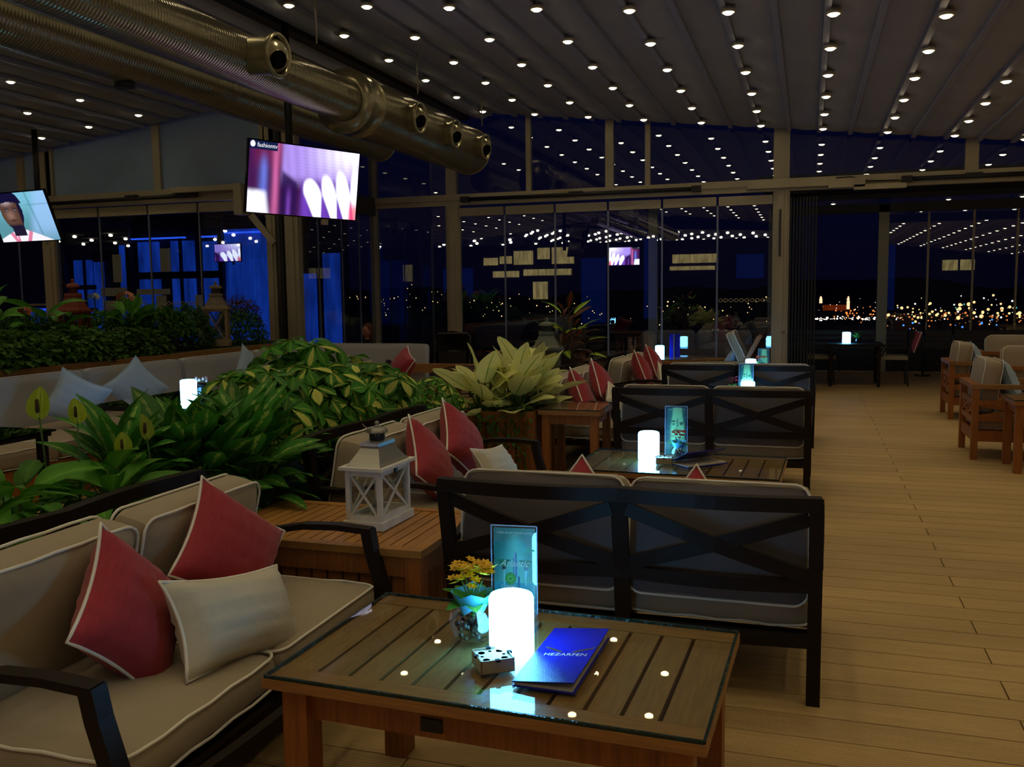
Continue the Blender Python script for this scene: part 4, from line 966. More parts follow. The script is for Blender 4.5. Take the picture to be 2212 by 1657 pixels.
def boxy(label, loc, rz, s=.095, h=.038):
    t = thing('perforated_box', label, 'box', loc, rz, 'small perforated table boxes')
    mb = MB(); k = .0035
    for a, b in (((-s/2,-s/2),(s/2,-s/2+k)),((-s/2,s/2-k),(s/2,s/2)),((-s/2,-s/2),(-s/2+k,s/2)),((s/2-k,-s/2),(s/2,s/2))): mb.b2((*a,0),(*b,h))
    mb.b2((-s/2,-s/2,0),(s/2,s/2,.003)); mb.build('case', M['alu'], t)
    MB().b2((-s/2+k,-s/2+k,h-.009),(s/2-k,s/2-k,h-.006)).build('insert', M['white_paint'], t)
    for x, y, r in ((-.3,-.3,.010),(.3,-.3,.010),(-.3,.3,.010),(.3,.3,.010),(0,-.36,.005),(0,.36,.005),(-.36,0,.005),(.36,0,.005)):
        MB().lathe([(r,0),(.0001,0)], (x*s*.9, y*s*.9, h-.0055), 12).build('hole', M['black'], t)
    for sx, sy in ((0,-1),(0,1),(-1,0),(1,0)):
        MB().box((sx*s*.5, sy*s*.5, h-.002), (.012,.012,.006)).build('notch', M['gap'], t)
    return t
boxy('small grey perforated box at the foot of the foreground lamp', (-.805,2.285,.5305), .62)
boxy('small grey box in front of the red flowers', (-.80,5.40,.5305), .1)
def menu(label, loc, rz, w=.175, l=.40, opening=.06, op2=False, logo=True):
    t = thing('menu_booklet', label, 'menu', loc, rz, 'blue menu booklets')
    mb = mat('menu_blue', (.006,.012,.42), .25, bump=.25, bscale=400)
    MB().b2((-w/2,-l/2,0),(w/2,l/2,.004)).build('back_cover', mb, t)
    MB().b2((-w/2+.004,-l/2+.004,.004),(w/2-.006,l/2-.004,.011)).build('pages', M['cream'], t)
    c = MB().b2((0,-l/2,0),(w,l/2,.003)).build('front_cover', mb, t); c.matrix_local = T(-w/2,0,.012) @ Ry(-opening)
    if logo:
        sv = M['pewter']
        text_mesh('title', 'HEZARFEN', .0255, M['cream'], c, T(w*.55,-.012,.0036) @ Matrix.Scale(1,4), th=.0002)
        for s_ in (-1, 1):
            f = MB()
            for k in range(4):
                f.poly([(w*.55+s_*.012, .004+.002*k, .0037), (w*.55+s_*(.03+.012*k), .008+.008*k, .0037), (w*.55+s_*(.040+.012*k), .022+.009*k, .0037), (w*.55+s_*(.022+.008*k), .014+.006*k, .0037)][::s_ if s_ > 0 else -1], th=None)
            f.build('wing_emblem', sv, c)
    return t
menu('closed royal blue menu booklet with silver wings and title on the foreground table', (-.628,2.375,.5305), -.02, .168, .395, .10)
menu('half-open blue menu booklet right of the red flowers', (-.60,5.43,.5305), -.75, .17, .30, .45, logo=False)
menu('blue menu booklet right of the lamp behind the second sofa back', (-.38,8.7,.5305), -.9, .17, .30, .35, logo=False)
# ---- slatted chest with lantern
def slat_chest(name, label, lo, hi, top=True, zsl=.052, cat='chest', mt='chest', gap=.011, nside=9, soil=False):
    w, d, h = [hi[i]-lo[i] for i in range(3)]
    t = thing(name, label, cat, ((lo[0]+hi[0])/2, (lo[1]+hi[1])/2, 0))
    zt = h-.03 if top else h
    # frame: posts and rails
    for sx in (-1, 1):
        for sy in (-1, 1): MB().box((sx*(w/2-.035), sy*(d/2-.035), zt/2), (.07,.07,zt)).build('post', M['teak_red'], t)
    for sy in (-1, 1):
        MB().box((0, sy*(d/2-.026), zt-.045),(w-.14,.03,.085)).build('rail', M['teak_red'], t); MB().box((0, sy*(d/2-.026), .05),(w-.14,.03,.08)).build('rail', M['teak_red'], t)
        n = max(3, int((w-.14)/.072)); bw = (w-.14)/n; s0 = None
        for k in range(n):
            Mx = T(-w/2+.07+bw*(k+.5), sy*(d/2-.034), zt/2)
            if s0 is None: s0 = MB().box((0,0,0),(bw-gap,.018,zt-.16)).build('board', M['teak_red'], t); s0.matrix_local = Mx
            else: inst(s0, t, Mx)
    for sx in (-1, 1):
        MB().box((sx*(w/2-.026), 0, zt-.045),(.03,d-.14,.085)).build('rail', M['teak_red'], t); MB().box((sx*(w/2-.026), 0, .05),(.03,d-.14,.08)).build('rail', M['teak_red'], t)
        n = max(3, int((d-.14)/.072)); bw = (d-.14)/n; s0 = None
        for k in range(n):
            Mx = T(sx*(w/2-.034), -d/2+.07+bw*(k+.5), zt/2)
            if s0 is None: s0 = MB().box((0,0,0),(.018,bw-gap,zt-.16)).build('board', M['teak_red'], t); s0.matrix_local = Mx
            else: inst(s0, t, Mx)
    if top:
        fb = .055
        for s_ in (-1, 1):
            MB().b2((-w/2-.006, s_*(d/2+.006)-(fb if s_ > 0 else 0), zt),(w/2+.006, s_*(d/2+.006)+(fb if s_ < 0 else 0), h)).build('lid_frame', M['chest'], t)
            MB().b2((s_*(w/2+.006)-(fb if s_ > 0 else 0), -d/2+fb-.005, zt),(s_*(w/2+.006)+(fb if s_ < 0 else 0), d/2-fb+.005, h)).build('lid_frame', M['chest'], t)
        n = int((w-2*fb)/zsl); bw = (w-2*fb+.01)/n; s0 = None
        for k in range(n):
            Mx = T(-w/2+fb-.005+bw*(k+.5), 0, (zt+h)/2-.001)
            if s0 is None: s0 = MB().box((0,0,0),(bw-.007,d-2*fb+.008,h-zt-.003)).build('lid_slat', M['chest'], t); s0.matrix_local = Mx
            else: inst(s0, t, Mx)
        MB().b2((-w/2+.03,-d/2+.03,zt-.01),(w/2-.03,d/2-.03,zt-.002)).build('liner', M['gap'], t)
    if soil: MB().b2((-w/2+.05,-d/2+.05,h-.10),(w/2-.05,d/2-.05,h-.04)).build('soil', M['soil'], t)
    return t
slat_chest('storage_chest', 'slatted teak chest carrying the white lantern', (-2.50,3.31,0), (-1.47,4.0,.52))
slat_chest('planter_box', 'slatted teak planter box with the pale-leaved plant and trailing ivy', (-2.66,6.78,0), (-2.03,7.45,.62), top=False, cat='planter', soil=True)
def trough(label, lo, hi, m='teak_red'):
    w, d, h = [hi[i]-lo[i] for i in range(3)]; t = thing('planter_trough', label, 'planter', ((lo[0]+hi[0])/2, (lo[1]+hi[1])/2, 0))
    nb = 4; bh = h/nb
    for k in range(nb):
        for sx in (-1, 1): MB().b2((sx*w/2-.02 if sx > 0 else -w/2, -d/2, k*bh+.004),(w/2 if sx > 0 else -w/2+.02, d/2, (k+1)*bh-.002)).build('board', M[m], t)
        for sy in (-1, 1): MB().b2((-w/2+.02, d/2-.02 if sy > 0 else -d/2, k*bh+.004),(w/2-.02, d/2 if sy > 0 else -d/2+.02, (k+1)*bh-.002)).build('board', M[m], t)
    MB().b2((-w/2+.02,-d/2+.02,.02),(w/2-.02,d/2-.02,h-.05)).build('soil', M['soil'], t)
    return t
trough('long dark planter behind the foreground sofa holding lilies and variegated shrubs', (-3.55,1.2,0), (-2.56,6.7,.50))
trough('planter with dark red croton between the two farther side sofas', (-3.0,8.1,0), (-2.42,10.2,.55), 'alu_dark')
# side table with glass
def side_table(label, loc, w, d, h, rz=0):
    t = thing('side_table', label, 'table', loc, rz)
    MB().b2((-w/2,-d/2,h-.045),(w/2,d/2,h-.008)).build('tabletop', M['teak_x'], t)
    g = MB().b2((-w/2+.004,-d/2+.004,h-.008),(w/2-.004,d/2-.004,h)).build('glass_top', M['top_glass'], t)
    e = MB(); a, b = w/2-.004, d/2-.004
    for p, q in (((-a,-b),(a,-b)),((-a,b),(a,b)),((-a,-b),(-a,b)),((a,-b),(a,b))): e.bar((*p,h-.004),(*q,h-.004),.005,.008)
    e.build('glass_edge', M['glass_edge'], g)
    for sx in (-1, 1):
        for sy in (-1, 1): MB().box((sx*(w/2-.055), sy*(d/2-.055), (h-.045)/2), (.06,.06,h-.045)).build('leg', M['teak_red'], t)
        MB().box((sx*(w/2-.055),0,h-.085),(.02,d-.17,.075)).build('apron', M['teak_red'], t); MB().box((0,sx*(d/2-.055),h-.085),(w-.17,.02,.075)).build('apron', M['teak_red'], t)
    return t
side_table('small square teak side table with glass top, right of the teak planter', (-1.765,7.15,0), .50, .56, .64)
side_table('teak table with glass top cut by the right frame edge', (1.98,8.68,0), .70, .56, .62)
side_table('wooden side table standing behind the shrubs left of the pale-leaved plant', (-3.62,9.6,0), .55, .60, .72)
side_table('dark wooden table with upright blue menu near the far glass wall', (-1.80,13.25,0), .95, .9, .60)
lamp_('small glowing lamp beside the upright blue menu near the glass wall', (-2.02,13.15,.6005))
t = thing('menu_booklet', 'blue menu standing upright right of the small far lamp', 'menu', (-1.82,13.25,.6005), .2, None)
MB().b2((-.075,0,0),(.075,.006,.34)).build('front_cover', mat('menu_blue2', (.004,.008,.30), .3), t); MB().b2((-.02,-.010,0),(-.008,-.001,.34)).build('pages', M['cream'], t)
MB().b2((-.075,-.014,0),(-.018,-.010,.34)).build('back_cover', bpy.data.materials['menu_blue2'], t)
# ---- lanterns
def lantern(label, loc, rz, w, d, h, body, roof, cap=True, glass='clear', group=None):
    t = thing('lantern', label, 'lantern', loc, rz)
    bz = h*.075; zt_ = h*.56; p = w*.12
    MB().b2((-w/2-.012,-d/2-.012,0),(w/2+.012,d/2+.012,bz)).build('base', M[body], t)
    for sx in (-1, 1):
        for sy in (-1, 1): MB().box((sx*(w/2-p/2), sy*(d/2-p/2), (bz+zt_)/2),(p,p,zt_-bz)).build('post', M[body], t)
    for s_ in (-1, 1):
        for z in (bz+.012, zt_-.014):
            MB().box((0, s_*(d/2-p/2), z),(w-2*p,p*.8,.026)).build('rail', M[body], t); MB().box((s_*(w/2-p/2), 0, z),(p*.8,d-2*p,.026)).build('rail', M[body], t)
        y = s_*(d/2-p*.35); x = s_*(w/2-p*.35)
        for a in (-1, 1):
            MB().bar((-a*(w/2-p), y, bz+.02),(a*(w/2-p), y, zt_-.02), p*.35, p*.45, up=(1,0,0)).build('cross_bar', M[body], t)
            MB().bar((x, -a*(d/2-p), bz+.02),(x, a*(d/2-p), zt_-.02), p*.35, p*.45, up=(0,1,0)).build('cross_bar', M[body], t)
        MB().b2((-w/2+p,y-.001-.006*s_,bz+.02),(w/2-p,y+.001-.006*s_,zt_-.02)).build('glass_pane', M[glass], t)
        MB().b2((x-.001-.006*s_,-d/2+p,bz+.02),(x+.001-.006*s_,d/2-p,zt_-.02)).build('glass_pane', M[glass], t)
    MB().b2((-w/2-.022,-d/2-.022,zt_),(w/2+.022,d/2+.022,zt_+h*.03)).build('eave', M[body], t)
    mb = MB(); z0 = zt_+h*.03; prof = [(1.0,0),(.86,.03),(.66,.10),(.52,.155),(.50,.165),(.55,.175),(.53,.205),(.42,.215)]
    vs = []; n = len(prof)
    for k, z in prof: vs += [(sx*w/2*k, sy*d/2*k, z0+z*h) for sx, sy in ((-1,-1),(1,-1),(1,1),(-1,1))]
    mb._add(vs, [(4*i+k, 4*i+(k+1)%4, 4*i+4+(k+1)%4, 4*i+4+k) for i in range(n-1) for k in range(4)] + [(0,3,2,1),(4*n-4,4*n-3,4*n-2,4*n-1)])
    mb.build('roof', M[roof], t)
    z1 = z0+.215*h; r = w*.20
    MB().lathe([(r*.9,z1),(r*.9,z1+h*.07),(r*1.0,z1+h*.075)], n=20).build('neck', M[roof], t)
    mb = MB()
    for zz in range(3):
        for k in range(12): mb.box((r*.9*math.cos(k*PI/6), r*.9*math.sin(k*PI/6), z1+h*(.014+.022*zz)), (r*.24,r*.24,h*.011), Matrix.Rotation(k*PI/6,3,'Z'))
    mb.build('vent_hole', M['black'], t)
    z2 = z1+h*.075
    cp = MB(); m_ = 24
    cp.grid(m_, 6, lambda u, v: ((r*1.35*math.cos(v*PI/2)**.8+.002)*(1+.06*math.cos(u*2*PI*16)*(1-v))*math.cos(u*2*PI), (r*1.35*math.cos(v*PI/2)**.8+.002)*(1+.06*math.cos(u*2*PI*16)*(1-v))*math.sin(u*2*PI), z2+h*.055*math.sin(v*PI/2)))
    cp.build('cap', M[roof], t)
    MB().lathe([(r*.45,z2+h*.05),(r*.3,z2+h*.065),(r*.2,z2+h*.07),(r*.32,z2+h*.08),(r*.35,z2+h*.09),(r*.2,z2+h*.105),(.001,z2+h*.11)], n=14).build('finial', M[roof], t)
    MB().tube([(-.1*w+.45*w*math.cos(a*PI/10)*.7, .0, z2+h*.075-.10*h*math.sin(a*PI/10)*.5) for a in range(11)][5:], .0025, 6).build('ring_handle', M[roof], t)
    MB().lathe([(.03,bz),(.032,bz+.008),(.012,bz+.012),(.012,bz+.03),(.030,bz+.038),(.032,bz+.05),(.026,bz+.05),(.024,bz+.04),(.001,bz+.04)], n=16).build('candle_holder', M['pewter'], t)
    MB().b2((w/2-.004,-.012,zt_-.03),(w/2+.006,.012,zt_-.008)).build('latch', M['black'], t)
    return t
lantern('white painted lantern with metal roof on the teak chest', (-1.842,3.70,.521), -.03, .175, .29, .47, 'white_paint', 'pewter')
M['old_wood'] = mat('old_wood', srgb(186,156,116), .7, noise=.4, nscale=14, stretch=(4,4,1)); M['old_roof'] = mat('old_roof', srgb(130,116,94), .6, noise=.3, nscale=20)
M['red_wood'] = mat('red_wood', srgb(140,58,34), .6, noise=.2); M['green_metal'] = mat('green_metal', srgb(104,110,92), .5)
lantern('weathered wooden lantern on the turf ledge below the television', (-7.45,10.35,.905), .5, .30, .30, .86, 'old_wood', 'old_roof')
lantern('red-brown lantern standing among plants on the turf ledge', (-7.9,8.35,.905), .3, .26, .26, .88, 'red_wood', 'red_wood')
lantern('grey-green metal lantern behind the pale-leaved plant', (-2.62,9.3,.52), .2, .30, .30, .78, 'green_metal', 'green_metal')
# ---- wooden armchairs / sofas on the right
def wood_seat(label, loc, rz, L=.73, D=.78, group='teak armchairs and sofas with taupe cushions', n=1, top=.685):
    """local: back along x at y=0, seat towards +y, width L"""
    t = thing('teak_armchair' if n == 1 else 'teak_sofa', label, 'armchair' if n == 1 else 'sofa', loc, rz, group)
    q = .055
    for sx in (-1, 1):
        MB().box((sx*(L/2-q/2), q/2, top/2-.02),(q,q,top-.04)).build('rear_leg', M['teak_red'], t); MB().box((sx*(L/2-q/2), D-q/2, top/2-.02),(q,q,top-.04)).build('front_leg', M['teak_red'], t)
        X = sx*(L/2-q/2)
        MB().b2((X-.035,-.005,top-.04),(X+.035,D+.01,top)).build('arm', M['teak_y'], t)
        for z, h in ((.52,.045),(.375,.045),(.215,.095)): MB().b2((X-.014,q,z-h/2),(X+.014,D-q,z+h/2)).build('side_rail', M['teak_red'], t)
        for a, b in ((.395,.50),(.50,.395)): MB().bar((X,q,a),(X,D-q,b),.016,.028).build('side_brace', M['teak_red'], t)
    MB().b2((-L/2,-.008,top-.04),(L/2,q+.008,top)).build('back_rail', M['teak_red'], t)
    for z, h in ((.52,.05),(.36,.05),(.215,.095)): MB().b2((-L/2+q,.012,z-h/2),(L/2-q,.04,z+h/2)).build('back_slat', M['teak_red'], t)
    MB().b2((-L/2+q,D-.05,.17),(L/2-q,D-.02,.26)).build('front_rail', M['teak_red'], t)
    m_ = max(2, int(round(L/.36))); ww = (L-2*q)/m_
    for k in range(m_):
        x0 = -L/2+q+k*ww
        for a, b in ((.385,.495),(.495,.385)): MB().bar((x0+.01,.026,a),(x0+ww-.01,.026,b),.016,.026).build('back_brace', M['teak_red'], t)
        if k: MB().b2((x0-.012,.014,.36),(x0+.012,.038,.52)).build('back_brace', M['teak_red'], t)
    cw = (L-2*q)/n
    for k in range(n):
        xc = -L/2+q+cw*(k+.5)
        cushion_obj('seat_cushion', cw-.01, D-q-.02, .13, t, T(xc, D/2+.02, .335) @ Rx(-PI/2), bulge=.012, seed=k, m='bench_brown')
        cushion_obj('back_cushion', cw-.01, .50, .17, t, T(xc, .155, .655) @ Rx(d_(-7)), bulge=.01, r=.075, seed=k+2, m='bench_brown')
    return t
M['bench_brown'] = mat('bench_brown', srgb(164,148,128), .9, bump=.08, bscale=200)
c1 = wood_seat('teak armchair with taupe back cushion, nearer of the two at right', (1.42,9.395,0), -PI/2, .73, .80)
copy_tree(c1, 'teak armchair with taupe back cushion, farther of the two at right', c1['group'], loc=(1.60,12.15,0), rz=-PI/2)
pillow('bluegrey', .44, .44, .16, (1.78,9.45,.66), PI/2, .35, .15, 'pale blue pillow on the nearer teak armchair at right', 'pale blue pillows on the teak seats')
pillow('bluegrey', .44, .44, .16, (1.93,12.2,.68), PI/2, .35, .15, 'pale blue pillow on the farther teak armchair at right', 'pale blue pillows on the teak seats')
s1 = wood_seat('teak sofa with cross-braced back behind the right armchairs', (2.95,11.2,0), 0, 1.9, .80, n=2)
wood_seat('teak sofa with long cushion near the terrace opening, cut by the right edge', (3.2,13.7,0), 0, 1.9, .80, n=2)
copy_tree(s1, 'teak sofa seen dimly outside the main glass wall', s1['group'], loc=(-1.75,15.4,0), rz=PI)
def deck_chair(label, loc, rz):
    t = thing('teak_lounge_chair', label, 'armchair', loc, rz)
    for s_ in (-1, 1):
        MB().sweep([(s_*.30,.05,.60),(s_*.30,.25,.615),(s_*.30,.55,.61),(s_*.30,.80,.585),(s_*.30,.86,.57)], .06, .03).build('arm', M['teak_y'], t)
        MB().box((s_*.30,.78,.285),(.045,.045,.57)).build('front_leg', M['teak_red'], t); MB().box((s_*.30,.12,.29),(.045,.045,.58)).build('rear_leg', M['teak_red'], t)
        MB().bar((s_*.26,.18,.36),(s_*.26,-.12,.95),.03,.05,up=(0,1,0)).build('back_post', M['teak_red'], t)
        MB().box((s_*.28,.45,.32),(.03,.70,.06)).build('seat_rail', M['teak_red'], t)
    for k in range(5): MB().box((0,.17-.06*k,.42+.115*k),(.5,.02,.05)).build('back_slat', M['teak_red'], t)
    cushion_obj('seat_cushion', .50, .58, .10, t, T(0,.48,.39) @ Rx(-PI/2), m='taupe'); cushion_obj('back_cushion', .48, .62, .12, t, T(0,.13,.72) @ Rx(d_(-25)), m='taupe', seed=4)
    return t
deck_chair('reclined teak lounge chair with taupe cushion near the far glass wall', (-.72,12.55,0), PI/2)
pillow('bluegrey', .40, .34, .12, (-.98,12.5,.62), -PI/2, .45, .2, 'pale pillow in the reclined teak lounge chair', 'pale blue pillows on the teak seats')
# ---- banquette on the left, turf ledge
led_ = thing('turf_ledge', 'timber-edged ledge topped with artificial turf behind the long bench', 'planter', (-7.9,7.2,0))
MB().b2((-.9,-5.7,0),(.84,4.62,.84)).build('core', M['gap'], led_)
k = 0
for y in (-5.7,-3.7,-1.7,.3,2.3): 
    MB().b2((.84,y+.003,.78),(.90,min(4.64,y+1.997),.90)).build('fascia_board', M['teak_y'], led_); MB().b2((.84,y+.003,.60),(.885,min(4.64,y+1.997),.775)).build('fascia_board', M['teak_y'], led_)
MB().b2((-.9,4.62,.7),(.90,4.68,.90)).build('end_board', M['teak_x'], led_)
mb = MB(); rt_ = random.Random(5)
mb.grid(40, 120, lambda u, v: (-.9+1.735*u, -5.7+10.3*v, .884+rt_.uniform(0,.012)), smooth=False)
tf = mb.build('turf', M['turf'], led_, stuff=True)
bn = thing('corner_bench', 'long grey-cushioned corner bench along the turf ledge', 'bench', (-6.45,7.5,0))
MB().b2((-.50,-4.5,0),(.93,3.2,.30)).build('base', M['teak_red'], bn)
MB().b2((-.5,3.2,0),(1.75,4.15,.30)).build('base', M['teak_red'], bn)
for y0, y1 in ((-4.4,-3.3),(-3.3,-1.9),(-1.9,-.52),(-.5,.90),(.92,2.32),(2.34,3.5)):
    cushion_obj('back_cushion', y1-y0-.012, .50, .16, bn, T(-.12,(y0+y1)/2,.635) @ Rz(PI/2) @ Rx(d_(-5)), m='bench_grey', pm='bench_grey', bulge=.004, r=.06, wr=.001)
    cushion_obj('seat_cushion', y1-y0-.012, 1.0, .15, bn, T(.45,(y0+y1)/2,.375) @ Rz(PI/2) @ Rx(-PI/2), m='bench_brown', bulge=.008, wr=.001)
cushion_obj('back_cushion', 1.78, .50, .16, bn, T(.83,3.52,.66) @ Rx(d_(-4)), m='bench_grey', pm='bench_grey', bulge=.004, r=.05, wr=.001)
MB().b2((1.2,3.3,.55),(2.55,3.42,.66)).build('rail', M['teak_x'], bn)
def dark_table(label, loc, w, d, h=.72, rz=0):
    t = thing('glass_table', label, 'table', loc, rz, 'dark glass tables by the bench')
    MB().b2((-w/2,-d/2,h-.012),(w/2,d/2,h)).build('glass_top', M['dark_glass'], t)
    MB().b2((-w/2+.02,-d/2+.02,h-.04),(w/2-.02,d/2-.02,h-.016)).build('frame', M['black'], t)
    for sx in (-1, 1):
        for sy in (-1, 1): MB().box((sx*(w/2-.06), sy*(d/2-.06), (h-.04)/2), (.05,.05,h-.04)).build('leg', M['dark_metal'], t)
    return t
dark_table('dark glass table with lamp and blue menu beyond the lilies', (-4.86,6.3,0), .95, 1.15)
dark_table('black glass table cut by the left frame edge', (-5.05,4.1,0), .95, 1.05)
lamp_('glowing lamp on the dark glass table beyond the lilies', (-4.70,6.12,.7205))
menu('violet-blue menu booklet on the dark glass table', (-4.52,6.72,.7205), -.8, .19, .32, .12, logo=False)
t = thing('flower_pot', 'small pot with pinkish blossoms behind the lamp on the dark glass table', 'flowers', (-4.68,6.27,.7205))
MB().lathe([(.04,0),(.055,.08),(.05,.13),(.045,.12)], n=14).build('pot', M['gloss_black'], t)
for k in range(9): MB().ball((.045*math.cos(k*.7),.045*math.sin(k*.7),.155+.01*(k%3)), .014, 6).build('blossom', mat('pinkish', srgb(190,140,130), .7) if k == 0 else bpy.data.materials['pinkish'], t)
# tub on the ledge
t = thing('plant_tub', 'grey metal tub with a bushy plant on the turf ledge', 'planter', (-7.55,9.35,.905))
MB().lathe([(.18,0),(.24,.18),(.30,.24),(.31,.25),(.29,.25),(.23,.18),(.001,.10)], n=28).build('tub', mat('tub_grey', srgb(70,74,88), .5), t)
# ---- terrace dining set
t = thing('dining_table', 'dark dining table with glowing lamp outside the opening', 'table', (.72,15.85,0))
MB().b2((-.42,-.42,.645),(.42,.42,.68)).build('tabletop', M['dark_metal'], t)
for sx in (-1, 1):
    for sy in (-1, 1): MB().box((sx*.36,sy*.36,.32),(.05,.05,.65)).build('leg', M['dark_metal'], t)
lamp_('glowing lamp on the terrace table below the city lights', (.60,15.75,.6805))
t = thing('potted_flower', 'dark leafy flower pot right of the terrace lamp', 'flowers', (.78,15.78,.6805))
MB().lathe([(.03,0),(.05,.04),(.04,.08)], n=12).build('bowl', M['gloss_black'], t)
for k in range(14): MB().leaf(T(0,0,.07) @ Rz(k*2.4) @ Rx(.3+.08*k), .13, .05, .3, .2, 'broad', 4, .5).build('leaf', G['bush'], t)
def dining_chair(label, loc, rz):
    t = thing('dining_chair', label, 'chair', loc, rz, 'dark chairs at the terrace table')
    for sx in (-1, 1):
        MB().bar((sx*.21,.40,.0),(sx*.21,.40,.42),.025,.025,up=(1,0,0)).build('leg', M['black'], t); MB().sweep([(sx*.21,-.03,0),(sx*.21,.0,.42),(sx*.21,-.10,.86)], .025, .025, up=(1,0,0)).build('leg', M['black'], t)
        MB().sweep([(sx*.22,-.02,.62),(sx*.22,.3,.62),(sx*.22,.4,.42)], .03, .02, up=(1,0,0)).build('arm', M['black'], t)
    c = MB(); c.b2((-.23,-.02,.42),(.23,.42,.48)); c.build('seat', mat('stripe', srgb(178,170,150), .8, noise=.4, nscale=30, stretch=(1,8,1)), t)
    MB().box((0,-.05,.68),(.42,.03,.36)).build('backrest', M['black'], t)
    return t
dc = dining_chair('dark chair with pale seat left of the terrace table', (.02,15.9,0), -PI/2)
copy_tree(dc, 'dark chair with pale seat and red cushion right of the terrace table', dc['group'], loc=(1.5,15.9,0), rz=PI/2)
pillow('red', .34, .34, .10, (1.62,15.75,.72), -PI/2+.2, .3, .1, 'dark red cushion on the right terrace chair', RG)
for i, x in enumerate((1.95,2.42)):
    t = thing('patio_torch', ['slim dark torch pole on the terrace, left one','slim dark torch pole on the terrace, right one'][i], 'pole', (x,17.6,0)); MB().lathe([(.14,0),(.14,.02),(.02,.03),(.02,.95),(.03,.97),(.03,1.1),(.001,1.12)], n=12).build('pole', M['gloss_black'], t)
# ---- stroller and seated woman near the far glass
t = thing('baby_stroller', 'black baby stroller with folded hood beyond the shrubs', 'stroller', (-4.95,12.45,0), .4)
mb = MB(); mb.grid(12, 8, lambda u, v: (.34*math.cos(PI*u)*1.0, -.20+.42*math.sin(PI*u)*math.cos(v*1.3)*.9, .62+.40*math.sin(PI*u)*math.sin(.25+v*1.25)+0*v)); mb.build('hood', M['black'], t)
for s_ in (-1, 1):
    MB().tube([(s_*.25,-.45,.95),(s_*.25,-.1,.62),(s_*.25,.35,.12)], .014, 8).build('frame_tube', M['alu_dark'], t)
    MB().lathe([(.11,-.02),(.12,0),(.11,.02)], (s_*.27,.35,.12), 18, axis='x').build('wheel', M['black'], t); MB().lathe([(.11,-.02),(.12,0),(.11,.02)], (s_*.27,-.3,.12), 18, axis='x').build('wheel', M['black'], t)
MB().tube([(-.25,-.45,.95),(-.2,-.5,1.0),(.2,-.5,1.0),(.25,-.45,.95)], .014, 8).build('handle', M['alu_dark'], t)
MB().box((0,0,.42),(.42,.5,.12)).box((0,-.2,.55),(.40,.08,.36)).build('seat', M['black'], t); MB().bar((-.27,-.3,.12),(.27,-.3,.12),.02,.02).bar((-.27,.35,.12),(.27,.35,.12),.02,.02).bar((-.25,-.3,.12),(-.25,-.1,.6),.02,.02).bar((.25,-.3,.12),(.25,-.1,.6),.02,.02).build('axle', M['alu_dark'], t)
def person():
    t = thing('person', 'person with reddish hair seated in the dark beyond the bench, mostly hidden by shrubs', 'person', (-6.35,12.55,0), -.3); t.scale = (.86,.86,.86)
    pts = [(0,0,.48),(0,-.02,.66),(0,-.02,.86),(0,-.01,.97),(0,-.03,1.05),   # pelvis..neck..head base
           (.18,-.01,.88),(.24,-.05,.64),(.14,-.26,.60),(-.18,-.01,.88),(-.24,-.05,.64),(-.14,-.26,.60),
           (.10,-.02,.47),(.12,-.40,.47),(.12,-.42,.08),(.12,-.55,.03),(-.10,-.02,.47),(-.12,-.40,.47),(-.12,-.42,.08),(-.12,-.55,.03)]
    ed = [(0,1),(1,2),(2,3),(3,4),(2,5),(5,6),(6,7),(2,8),(8,9),(9,10),(0,11),(11,12),(12,13),(13,14),(0,15),(15,16),(16,17),(17,18)]
    rad = [.15,.13,.15,.055,.06,.065,.042,.032,.065,.042,.032,.095,.065,.045,.035,.095,.065,.045,.035]
    me = bpy.data.meshes.new('body'); me.from_pydata(pts, ed, []); o = bpy.data.objects.new('body', me); COL.objects.link(o); o.parent = t
    md = o.modifiers.new('skin', 'SKIN')
    for v, r in zip(me.skin_vertices[0].data if len(me.skin_vertices) else [], rad): v.radius = (r, r)
    if len(me.skin_vertices) == 0:
        pass
    o.modifiers.new('sub', 'SUBSURF').levels = 1; me.materials.append(mat('dark_clothes', (.01,.01,.016), .9))
    sk = mat('skin', srgb(168,112,92), .6)
    hd = MB().ball((0,-.035,1.17), .10, 16, sc=(.78,.92,1.15)); hd.ball((0,-.135,1.165), .016, 8, sc=(.8,1,1.3)); hd.lathe([(.045,.98),(.042,1.08)], (0,-.02,0), 12)
    hd.ball((.08,-.03,1.165), .02, 8, sc=(.4,.8,1.3)); hd.ball((-.08,-.03,1.165), .02, 8, sc=(.4,.8,1.3)); h = hd.build('head', sk, t)
    for s_ in (-1, 1): MB().ball((s_*.032,-.121,1.185), .011, 8).build('eye', M['black'], h)
    MB().ball((0,-.125,1.115), .02, 8, sc=(1,.4,.35)).build('mouth', M['red'], h)
    hb = MB(); hb.ball((0,.0,1.20), .108, 16, sc=(.86,.92,1.12)); hb.ball((.065,.01,1.08), .05, 8, sc=(.6,.8,2)); hb.ball((-.065,.01,1.08), .05, 8, sc=(.6,.8,2)); hb.build('hair', mat('hair', srgb(86,34,20), .6), h)
    for s_ in (-1, 1):
        hn = MB().ball((s_*.12,-.29,.60), .032, 8, sc=(1,1.2,.5))
        for k in range(4): hn.tube([(s_*.12+(k-1.5)*.014,-.31,.60),(s_*.12+(k-1.5)*.015,-.345-.006*(1.5-abs(k-1.5)),.598),(s_*.12+(k-1.5)*.015,-.37,.588)], .007, 6)
        hn.tube([(s_*.12-s_*.03,-.285,.60),(s_*.12-s_*.045,-.32,.598)], .008, 6); hn.build('hand', sk, t)
    return t
person()
t = thing('stool', 'low dark stool under the seated person', 'stool', (-6.35,12.55,0)); t.scale = (.86,.86,.86); MB().lathe([(.2,.34),(.2,.38),(.001,.38)], n=16).build('seat', M['black'], t)
